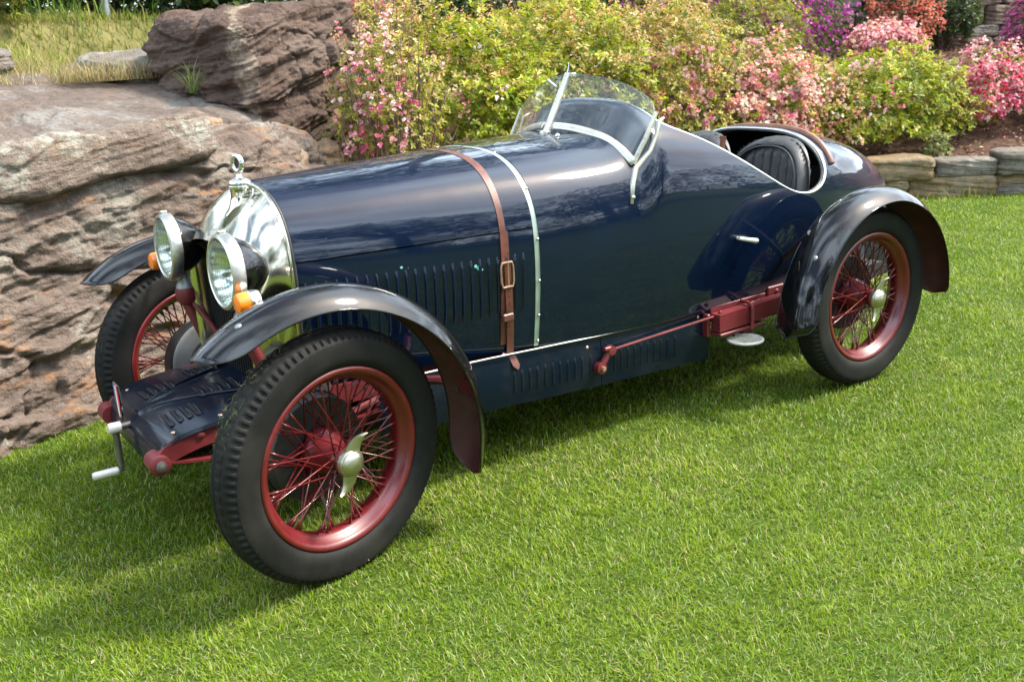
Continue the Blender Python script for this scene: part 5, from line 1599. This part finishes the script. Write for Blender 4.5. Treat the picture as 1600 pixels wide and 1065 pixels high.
def shrub(label, c, radii, nros, leaf=(0.034, 0.015), leaves=(YG, (4, 4, 2, 1)), flowers=(), seed=1, nm='azalea_bush', low=-0.75, lobes=0.28, group='azalea bushes on the garden bank', stems=26, stem_col='twig', cat='shrub', zbase=None, per=6, hollow=0.30):
    """flowers: list of (palette, count, size, centre direction or None, spread, wilted)"""
    c = np.array(c, float); R = np.array(radii, float)
    g = float(ground(np.array([c[0]]), np.array([c[1]]))[0]) if zbase is None else zbase
    root = empty(nm, (c[0], c[1], g), label, cat, group)
    def surf(n, dirs=None):
        d = sph(int(n * 1.7)) if dirs is None else dirs
        if dirs is None:
            d = d[d[:, 2] > low][:n]
        k = 1 + lobes * 1.25 * fbm(d * 1.9 + seed * 5.3, 3) + 0.22 * pnoise(d * 4.5 + seed) + 0.10 * pnoise(d * 11 + seed)
        return d, k
    d, k = surf(nros)
    n = len(d)
    depth = 1 - hollow * RS.rand(n) ** 1.7
    P = c + d * R * (k * depth)[:, None]
    keep = P[:, 2] > g + 0.03
    P, d = P[keep], d[keep]; n = len(P)
    axis = d * [1, 1, 0.8] + np.array([0, 0, 0.75]) + RS.normal(0, 0.35, (n, 3)); axis /= np.linalg.norm(axis, axis=1)[:, None]
    A = np.repeat(axis, per, 0); Q = np.repeat(P, per, 0)
    h = np.cross(A, [0.31, 0.52, 0.79]); h /= np.linalg.norm(h, axis=1)[:, None]; h2 = np.cross(A, h)
    an = np.tile(np.arange(per) * 2.4, n) + np.repeat(RS.rand(n) * 6.28, per) + RS.normal(0, .3, n * per)
    el = RS.uniform(0.15, 0.9, n * per)
    D = (np.cos(an) * np.cos(el))[:, None] * h + (np.sin(an) * np.cos(el))[:, None] * h2 + np.sin(el)[:, None] * A
    Lf = RS.uniform(0.65, 1.15, n * per) * leaf[0]; Wf = Lf * leaf[1] / leaf[0] * RS.uniform(0.8, 1.15, n * per)
    V, F = leaf_geo(Q - A * (np.tile(np.arange(per), n) * 0.10 * leaf[0])[:, None], D, A, Lf, Wf, 0.18, 0.12)
    # colour drifts across the bush so that some sprays are fresher than others
    C = pick(leaves[0], leaves[1], n, 0.18)
    drift = pnoise(P * 3.1 + seed)[:, None]
    C = np.clip(C * (1 + 0.42 * drift), 0.005, 0.85)
    C = np.repeat(C, per, 0) * RS.uniform(0.85, 1.15, (n * per, 1))
    link('foliage', fast_mesh('foliage', V, F, np.repeat(C, 4, 0), M['leaf']), root, kind='stuff')
    Vs, Fs, Cs, off = [], [], [], 0
    for pal, cnt, size, direc, spread, wilt in flowers:
        dd = sph(cnt * 6)
        if direc is not None:
            u = np.array(direc, float); u /= np.linalg.norm(u)
            dd = dd * spread + u; dd /= np.linalg.norm(dd, axis=1)[:, None]
        dd = dd[dd[:, 2] > low]
        # flowers come in drifts
        dn = pnoise(dd * 4.0 + seed * 2.7) + RS.normal(0, .35, len(dd))
        dd = dd[dn > -0.15][:cnt]
        _, kk = surf(0, dd)
        Pc = c + dd * R * (kk * RS.uniform(0.93, 1.05, len(dd)))[:, None]
        ok = Pc[:, 2] > g + 0.05
        Pc, dd = Pc[ok], dd[ok]
        if not len(Pc): continue
        cl = 4
        Pf = np.repeat(Pc, cl, 0) + RS.normal(0, size * 0.42, (len(Pc) * cl, 3))
        ax = np.repeat(dd, cl, 0) + [0, 0, 0.3] + RS.normal(0, 0.5, (len(Pf), 3)); ax /= np.linalg.norm(ax, axis=1)[:, None]
        cc = np.repeat(pick(pal, [3, 3, 2, 2][:len(pal)], len(Pc), 0.15), cl, 0) * RS.uniform(0.85, 1.1, (len(Pf), 1))
        h = np.cross(ax, [0.31, 0.52, 0.79]); h /= np.linalg.norm(h, axis=1)[:, None]; h2 = np.cross(ax, h)
        npt = 5
        ph = RS.rand(len(Pf)) * 6.28
        for q in range(npt):
            a = ph + q * 2 * math.pi / npt + RS.normal(0, 0.12 + 0.35 * wilt, len(Pf))
            e = RS.normal(0.55 if not wilt else 0.95, 0.18 + 0.3 * wilt, len(Pf))
            D = (np.cos(a) * np.cos(e))[:, None] * h + (np.sin(a) * np.cos(e))[:, None] * h2 + np.sin(e)[:, None] * ax
            Ls = np.full(len(Pf), size * 0.55) * RS.uniform(0.8, 1.15, len(Pf)) * (1 - 0.25 * wilt)
            V_, F_ = leaf_geo(Pf, D, ax, Ls, Ls * (0.85 - 0.45 * wilt), 0.12, 0.15)
            Vs.append(V_); Fs.append(F_ + off); off += len(V_); Cs.append(np.repeat(np.clip(cc * RS.uniform(0.9, 1.08, (len(Pf), 1)), 0, .9), 4, 0))
    if Vs:
        link('blossom', fast_mesh('blossom', np.concatenate(Vs), np.concatenate(Fs), np.concatenate(Cs), M['petal']), root, kind='stuff')
    # stems from the foot to the shell
    mb = MB(); rr = random.Random(seed)
    foot = np.array([c[0], c[1], g - 0.03])
    dst, ks = surf(stems)
    tips = c + dst * R * (ks * 0.9)[:, None]
    for t in tips:
        if t[2] < g + 0.1: continue
        f0 = foot + np.array([rr.uniform(-.3, .3) * R[0], rr.uniform(-.3, .3) * R[1], 0])
        m1 = f0 * 0.6 + t * 0.4 + np.array([rr.uniform(-.06, .06), rr.uniform(-.06, .06), 0.02]); m2 = f0 * 0.25 + t * 0.75 + np.array([rr.uniform(-.05, .05), rr.uniform(-.05, .05), 0.03])
        mb.tube([f0, m1, m2, t], [0.009, 0.0065, 0.0045, 0.002], 4, caps=False)
        for q in range(3):
            b = m2 * rr.uniform(.2, .8) + m1 * 0 + t * 0; b = m1 + (t - m1) * rr.uniform(0.2, 0.9)
            e = b + (t - f0) * 0.22 + np.array([rr.uniform(-.1, .1), rr.uniform(-.1, .1), rr.uniform(-.02, .1)])
            mb.tube([b, e], [0.0035, 0.0015], 3, caps=False)
    if mb.v:
        o = mb.build('stems', M[stem_col], root, smooth=False); o['kind'] = 'stuff'
    return root

CAMV = np.array([0.62, 0.78, 0.1])
def bush(*a, **k): return shrub(*a, **k)
bush('leggy azalea with bare twigs and dull pink flowers, at the right end of the boulder', (-1.68, -2.08, 1.07), (0.32, 0.34, 0.48), 900, (0.028, 0.013), (OL, (3, 4, 2, 2)), [(PINK, 55, 0.046, (0.7, 0.6, 0.25), .7, 0.2), (WILT, 50, 0.036, (0.2, .6, .6), .8, 0.8)], 1, low=-0.55, stems=62, hollow=.5)
bush('bright lime green azalea behind the middle of the bonnet', (-2.55, -2.50, 0.98), (0.60, 0.55, 0.62), 2700, (0.046, 0.0205), (YG, (4, 5, 2, 2)), [(WILT, 240, 0.036, (0.5, 0.3, 0.9), .7, 1.0), (PINK, 22, 0.04, (0.8, 0.5, 0.2), .7, 0.3)], 2, lobes=.34)
bush('azalea thick with withered cream and orange flowers, just right of the boulder', (-2.12, -2.95, 1.22), (0.46, 0.42, 0.50), 1600, (0.036, 0.0165), (OL, (3, 4, 2, 3)), [(WILT, 420, 0.036, (0.5, 0.5, 0.7), .9, 1.0), (PINK, 80, 0.042, (0.9, 0.4, 0.5), .8, 0.2), (CORA, 24, .04, (0.95, -.1, .4), .35, .1)], 3, lobes=.36)
bush('yellow green azalea with cream withered heads, behind the windscreen', (-3.60, -2.85, 1.05), (0.66, 0.6, 0.66), 2900, (0.047, 0.021), (YG, (4, 5, 2, 3)), [(WILT, 420, 0.040, (0.4, 0.5, 0.8), .8, 1.0)], 4, lobes=.34)
bush('azalea with browned orange flower heads above the cockpit', (-4.62, -2.92, 1.05), (0.62, 0.58, 0.66), 2500, (0.044, 0.020), (OL, (3, 4, 2, 3)), [(WILT, 520, 0.042, (0.5, 0.4, 0.6), .9, 1.0), (PINK, 70, 0.048, (0.5, 0.8, -0.1), .5, 0.1)], 5, lobes=.36)
bush('salmon pink azalea in full flower over the cockpit and seats', (-5.55, -2.80, 0.78), (0.66, 0.55, 0.50), 1900, (0.044, 0.020), (YG, (4, 3, 3, 2)), [(SALM, 520, 0.052, (0.55, 0.75, 0.35), .9, 0.1), (PINK, 160, 0.052, (0.6, 0.7, 0.0), .9, 0.1), (WILT, 130, .045, None, 1, .9)], 6, lobes=.34)
bush('yellowish azalea without flowers, higher up behind the pink one', (-6.15, -3.55, 1.28), (0.66, 0.58, 0.56), 3000, (0.034, 0.015), ([(0.20, 0.22, 0.015), (0.26, 0.26, 0.02), (0.13, 0.16, 0.015), (0.31, 0.28, 0.03)], (4, 4, 2, 2)), [(WILT, 60, 0.04, (0.6, 0.6, 0.4), .9, 1.0)], 7, lobes=.3)
bush('wide yellow green azalea above the low wall behind the tail', (-7.10, -2.66, 0.62), (1.0, 0.70, 0.56), 4600, (0.050, 0.023), (YG, (4, 5, 3, 3)), [(PINK, 34, 0.055, (0.9, 0.2, 0.4), .6, 0.1), (SALM, 20, 0.05, (0.8, .5, -.1), .5, 0.1)], 8, lobes=.3)
bush('pale pink azalea on the bank behind the wide green one', (-8.10, -3.35, 1.10), (0.46, 0.38, 0.30), 800, (0.036, 0.016), (OL, (3, 3, 3, 2)), [(PINK, 300, 0.056, (0.6, 0.6, 0.6), .9, 0.1), (SALM, 220, 0.056, (0.6, 0.6, 0.6), .9, 0.1)], 9)
bush('tall magenta purple azalea in the upper bank', (-7.45, -4.30, 1.42), (1.15, 0.55, 0.66), 2300, (0.036, 0.016), ([(0.06, 0.09, 0.02), (0.10, 0.13, 0.025), (0.14, .16, .03)], (3, 3, 1)), [(PURP, 760, 0.058, (0.6, 0.7, 0.35), 1.0, 0.1)], 10, lobes=.34)
bush('coral red azalea beside the dark bush near the back wall', (-9.30, -4.05, 1.45), (0.42, 0.38, 0.48), 700, (0.036, 0.016), (DG, (2, 3, 3)), [(CORA, 380, 0.056, (0.6, 0.7, 0.3), 1.0, 0.15)], 11)
bush('pale salmon azalea between the pink one and the wide green one', (-6.25, -2.75, 0.72), (0.45, 0.40, 0.42), 1100, (0.036, 0.016), (YG, (4, 3, 3, 2)), [(SALM, 150, 0.052, (0.6, 0.75, 0.3), .9, 0.1), (WILT, 60, .045, None, 1, .9)], 31, lobes=.36)
bush('low rose pink azalea tucked against the right flank of the wide green one', (-7.75, -2.60, 0.52), (0.42, 0.38, 0.36), 900, (0.036, 0.016), (OL, (4, 3, 3, 1)), [(CRIM, 60, 0.05, (0.6, 0.8, 0.1), .9, 0.1), (PINK, 60, 0.05, (0.6, 0.7, 0.4), .9, 0.1)], 32, lobes=.36)
bush('small dark green bush in front of the block wall', (-10.15, -4.02, 1.50), (0.48, 0.36, 0.36), 1500, (0.045, 0.022), (DG, (3, 4, 3)), [], 12, nm='dark_bush')
bush('deep pink azalea with leaf litter round its foot, right end of the low wall', (-8.15, -2.30, 0.60), (0.62, 0.52, 0.50), 1700, (0.036, 0.016), (OL, (4, 3, 3, 1)), [(CRIM, 330, 0.056, (0.6, 0.8, 0.0), .9, 0.1), (PINK, 300, 0.056, (0.5, 0.6, 0.5), .9, 0.1)], 13, lobes=.38)
bush('pink azalea at the far right edge above the mulch slope', (-9.15, -1.95, 0.72), (0.60, 0.50, 0.50), 1200, (0.036, 0.016), (OL, (4, 3, 3, 1)), [(SALM, 300, 0.056, (0.6, 0.6, 0.5), .9, 0.15), (CRIM, 200, .056, None, 1, .1)], 14, lobes=.38)
bush('mauve pink azalea by the block wall at the right edge', (-10.45, -3.0, 1.28), (0.34, 0.34, 0.42), 500, (0.036, 0.016), (DG, (2, 3, 3)), [([(0.5, 0.12, 0.28), (0.58, 0.2, 0.36), (0.44, .08, .22)], 330, 0.058, None, 1, 0.1)], 15)
bush('small trailing pale green plant hanging over the low wall', (-6.86, -1.93, 0.30), (0.13, 0.11, 0.20), 260, (0.030, 0.020), ([(0.36, 0.36, 0.15), (0.28, 0.32, 0.10), (0.2, 0.26, 0.06)], (3, 3, 2)), [], 16, nm='trailing_plant', low=-1.0, zbase=0.0, stems=8, group=None, cat='plant')
# darker planting behind
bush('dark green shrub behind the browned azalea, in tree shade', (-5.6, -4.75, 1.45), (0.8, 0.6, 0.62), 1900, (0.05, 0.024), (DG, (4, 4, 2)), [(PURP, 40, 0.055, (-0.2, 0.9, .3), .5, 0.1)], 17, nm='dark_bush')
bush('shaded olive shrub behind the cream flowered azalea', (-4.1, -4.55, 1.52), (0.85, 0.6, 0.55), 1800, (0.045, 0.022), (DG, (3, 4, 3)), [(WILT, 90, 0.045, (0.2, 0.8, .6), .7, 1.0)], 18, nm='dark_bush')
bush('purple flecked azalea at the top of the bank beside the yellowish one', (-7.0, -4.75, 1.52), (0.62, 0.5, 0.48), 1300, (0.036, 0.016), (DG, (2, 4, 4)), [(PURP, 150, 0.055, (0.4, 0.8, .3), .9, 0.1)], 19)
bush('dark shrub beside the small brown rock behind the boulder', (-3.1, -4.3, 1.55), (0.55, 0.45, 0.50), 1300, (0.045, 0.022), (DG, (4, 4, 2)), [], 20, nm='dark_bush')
bush('leafy green bush at the top left beyond the dry grass', (0.2, -7.0, 2.15), (0.9, 0.6, 0.60), 2200, (0.06, 0.028), (DG + YG[:1], (3, 4, 4, 3)), [], 21, nm='green_bush')
bush('broad green bush behind the grey post at the top left', (-1.9, -8.4, 2.45), (2.0, 0.8, 0.85), 5200, (0.06, 0.028), (DG, (3, 4, 4)), [], 22, nm='green_bush')
bush('little bright green sprig growing under the boulder', (-1.18, -2.36, 0.94), (0.07, 0.05, 0.10), 60, (0.020, 0.010), (YG, (4, 5, 2, 1)), [], 23, nm='sprig', zbase=0.86, stems=5, group=None, cat='plant')

# ------------------------------------------------------------------ grasses on the bank, leaf litter, post
def tufts(name, label, n, xr, yr, L, W, cols, w, lean=0.35, zmin=None, cond=None, clump=2.5, thr=0.0):
    X = RS.uniform(*xr, n); Y = RS.uniform(*yr, n)
    nn = pnoise(np.stack([X * clump, Y * clump, np.full(n, 4.4)], 1)) + RS.normal(0, .25, n)
    k = nn > thr
    if cond is not None: k &= cond(X, Y)
    X, Y = X[k], Y[k]; n = len(X)
    Z = ground(X, Y)
    if zmin is not None: Z = np.maximum(Z, zmin(X, Y))
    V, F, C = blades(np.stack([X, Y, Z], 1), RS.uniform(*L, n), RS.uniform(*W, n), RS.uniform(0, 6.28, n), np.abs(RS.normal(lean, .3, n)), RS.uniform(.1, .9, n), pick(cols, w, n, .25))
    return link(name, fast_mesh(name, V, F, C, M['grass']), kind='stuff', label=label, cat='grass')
STRAW = [(0.42, 0.33, 0.16), (0.50, 0.41, 0.22), (0.30, 0.22, 0.10), (0.20, 0.24, 0.06)]
tufts('dry_grass', 'dry straw coloured grass growing along the top of the rock ledge', 30000, (-1.3, 1.2), (-4.6, -3.15), (0.05, 0.17), (0.0025, 0.005), STRAW, (4, 4, 3, 2), .5, zmin=lambda x, y: np.full(x.shape, 1.34), thr=-0.2)
tufts('bank_grass', 'yellow green grass on the bank above the rocks', 70000, (-4.2, 1.8), (-8.2, -3.8), (0.05, 0.14), (0.004, 0.009), [(0.30, 0.31, 0.06), (0.20, 0.25, 0.03), (0.42, 0.36, 0.14), (0.14, 0.2, 0.02)], (4, 3, 3, 2), .4, cond=lambda x, y: (y < -4.6) | (x > -2.6), clump=1.2, thr=-0.45)
tufts('tall_grass', 'tall fresh green grass blades at the top left', 3000, (-2.6, 1.2), (-7.6, -6.6), (0.18, 0.40), (0.006, 0.012), [(0.12, 0.22, 0.03), (0.18, 0.27, 0.05), (0.28, 0.27, 0.08)], (4, 3, 1), .3, clump=1.4)
tufts('rock_foot_grass', 'long unmown grass at the foot of the sandstone ledge', 5200, (-0.6, 1.6), (-1.75, -1.05), (0.05, 0.13), (0.0025, 0.005), [(0.10, 0.20, 0.02), (0.17, 0.26, 0.04), (0.34, 0.31, 0.12)], (5, 4, 1), .45, cond=lambda x, y: np.abs(y + 1.26 + 0.39 * (0.6 - x)) < 0.13, clump=5)
tufts('wall_foot_grass', 'ragged grass tufts at the foot of the low stone wall', 2600, (-8.2, -5.8), (-2.5, -0.4), (0.05, 0.15), (0.004, 0.007), [(0.16, 0.24, 0.03), (0.30, 0.32, 0.08), (0.40, 0.35, 0.14)], (4, 3, 2), .5, cond=lambda x, y: np.abs((x + 6.51) * 0.61 + (y + 1.90) * 0.79 - 0.19) < 0.09, clump=4)
# one green tuft leaning over the slab edge
def one_tuft(label, p, n, L, cols):
    a = RS.uniform(0, 6.28, n)
    V, F, C = blades(np.array(p) + RS.normal(0, .012, (n, 3)) * [1, 1, 0.1], RS.uniform(L * .5, L, n), RS.uniform(.004, .007, n), a, RS.uniform(.15, .9, n), RS.uniform(.2, .9, n), pick(cols, [1] * len(cols), n))
    link('grass_tuft', fast_mesh('grass_tuft', V, F, C, M['grass']), label=label, cat='grass', kind='thing')
one_tuft('green grass tuft rooted between the grey slab and the boulder', (-0.82, -2.75, 1.25), 26, 0.28, [(0.18, 0.28, 0.06), (0.25, 0.33, 0.1)])
one_tuft('pale grass tuft hanging over the long wall stone', (-6.62, -1.76, 0.02), 30, 0.30, [(0.30, 0.36, 0.08), (0.42, 0.42, 0.15)])

def fallen():
    n = 45
    X = RS.uniform(-6.5, 1.2, n); Y = RS.uniform(-2.2, 2.4, n); vis, z = in_view(X, Y, 0.3); d, _b = bank_dist(X, Y)
    k = vis & (d < 0); X, Y = X[k], Y[k]; n = len(X)
    a = RS.uniform(0, 6.28, n); t = RS.normal(0, .3, n)
    D = np.stack([np.cos(a) * np.cos(t), np.sin(a) * np.cos(t), np.sin(t)], 1); L = RS.uniform(.010, .026, n)
    V, F = leaf_geo(np.stack([X, Y, RS.uniform(0.016, 0.026, n)], 1), D, np.array([[0, 0, 1.0]]) + RS.normal(0, .3, (n, 3)), L, L * RS.uniform(.15, .5, n), .25, 0)
    link('fallen_leaves', fast_mesh('fallen_leaves', V, F, np.repeat(pick([(.24, .12, .06), (.36, .25, .12), (.5, .42, .2), (.14, .07, .04)], (3, 3, 2, 2), n, .3), 4, 0), M['litter']), kind='stuff', label='a few small brown leaves fallen on the lawn', cat='fallen leaves')
fallen()

def litter():
    n = 26000
    X = RS.uniform(-12, -1.6, n); Y = RS.uniform(-5.2, -0.6, n)
    d, bx = bank_dist(X, Y)
    k = (d > 0.18) & (d < 4.2)
    X, Y = X[k], Y[k]; n = len(X)
    P = np.stack([X, Y, ground(X, Y) + RS.uniform(0.002, 0.025, n)], 1)
    a = RS.uniform(0, 6.28, n); t = RS.normal(0, .35, n)
    D = np.stack([np.cos(a) * np.cos(t), np.sin(a) * np.cos(t), np.sin(t)], 1)
    N = np.array([[0, 0, 1.0]]) + RS.normal(0, .4, (n, 3))
    L = RS.uniform(.02, .06, n)
    V, F = leaf_geo(P, D, N, L, L * RS.uniform(.25, .6, n), .2, 0)
    C = pick([(0.22, 0.11, 0.07), (0.30, 0.17, 0.11), (0.12, 0.06, 0.04), (0.40, 0.27, 0.18), (0.45, 0.12, 0.16)], (4, 3, 4, 2, .5), n, .3)
    link('leaf_litter', fast_mesh('leaf_litter', V, F, np.repeat(C, 4, 0), M['litter']), kind='stuff', label='dead brown leaves and fallen petals on the mulch bank', cat='leaf litter')
litter()
MB().tube([(-1.62, -7.6, 1.5), (-1.62, -7.6, 3.2)], 0.045, 16).build('post', M['plate'], None, label='slim grey metal post standing in the grass at the top left', cat='post')

# ------------------------------------------------------------------ far shrubbery and the trees round the lawn
def leaf_mass(name, label, boxes, n, size, cols, w, kind='stuff', parent=None, cat='shrubbery'):
    V, F, C, off = [], [], [], 0
    Ps, Ds = [], []
    tot = sum(b[1][0] * b[1][2] for b in boxes)
    for c, r in boxes:
        m = int(n * r[0] * r[2] / tot)
        d = sph(m); k = (1 + 0.3 * fbm(d * 2.2 + np.array(c), 3)) * (1 - 0.4 * RS.rand(m) ** 2)
        Ps.append(np.array(c) + d * np.array(r) * k[:, None]); Ds.append(d)
    P = np.concatenate(Ps); d = np.concatenate(Ds); n = len(P)
    D = d + RS.normal(0, .8, (n, 3)); D /= np.linalg.norm(D, axis=1)[:, None]
    N = d + RS.normal(0, .6, (n, 3)) + [0, 0, .5]
    L = RS.uniform(.6, 1.2, n) * size
    V, F = leaf_geo(P, D, N, L, L * .5, .15, .1)
    me = fast_mesh(name, V, F, np.repeat(pick(cols, w, n, .3), 4, 0), M['leaf'])
    return link(name, me, parent, kind=kind, label=label, cat=cat)
rr = random.Random(4)
bx = []
for i in range(20):
    t = i / 19
    x = -15.5 + 20 * t; y = -6.6 - 3.4 * t + rr.uniform(-.5, .5)
    bx.append(((x, y, 1.9 + rr.uniform(0, .5) + 0.5), (1.3, 1.0, 1.9 + rr.uniform(0, .9))))
leaf_mass('hedge', 'tall dark hedge and trees across the lawn, mirrored in the car side', [((13.5 * math.cos(t) - 1, 15.5 * math.sin(t), 2.2), (2.0, 1.6, 2.3 + 0.8 * math.sin(7 * t))) for t in np.linspace(0.12, 2.95, 19)], 30000, 0.20, DG, (4, 4, 2))
leaf_mass('far_shrubbery', 'dark dense shrubbery closing off the back of the garden', bx, 64000, 0.14, DG, (4, 4, 2))

def tree(label, x, y, h, r, seed):
    t = empty('tree', (x, y, 0), label, 'tree', 'trees standing round the lawn')
    rr = random.Random(seed); mb = MB()
    z0 = float(ground(np.array([x]), np.array([y]))[0])
    mb.tube([(x, y, z0 - 0.1), (x + .1, y, z0 + h * .25), (x + .05, y + .1, z0 + h * .55), (x, y, z0 + h * .9)], [.30, .22, .16, .04], 10)
    boxes = []
    for k in range(9):
        a = k * 2.4; zz = z0 + h * rr.uniform(.42, .92); q = r * rr.uniform(.35, .7) * (1 if k else 0)
        e = np.array([x + q * math.cos(a), y + q * math.sin(a), zz])
        mb.tube([(x + .05, y, z0 + h * .38), (np.array([x, y, z0 + h * .5]) + e) / 2, e], [.11, .07, .03], 6)
        boxes.append((tuple(e), (r * rr.uniform(.4, .6), r * rr.uniform(.4, .6), h * rr.uniform(.12, .2))))
    mb.build('trunk', M['bark'], t)
    leaf_mass('crown', None, boxes, 6500, 0.30, DG + [(0.09, 0.13, 0.025)], (3, 4, 3, 2), None, t, None)
tree('spreading tree on the open lawn reflected in the bonnet side', 3.5, 13.5, 10.0, 3.6, 1)
tree('tall tree by the lawn edge mirrored in the near mudguards', -3.5, 15.0, 11.0, 3.8, 2)
tree('rounded tree far along the lawn beyond the tail', -10.5, 13.5, 10.0, 3.8, 3)
tree('slender tree in front of the car across the lawn', 10.5, 8.5, 8.5, 3.2, 4)
tree('big shade tree behind the bank at the back of the garden', -7.0, -10.5, 14.0, 4.6, 5)
tree('dark tree behind the rocks at the back left', 1.5, -12.0, 13.0, 4.4, 6)
tree('tall dark tree far behind the purple azaleas', -13.5, -10.5, 14.0, 4.6, 7)
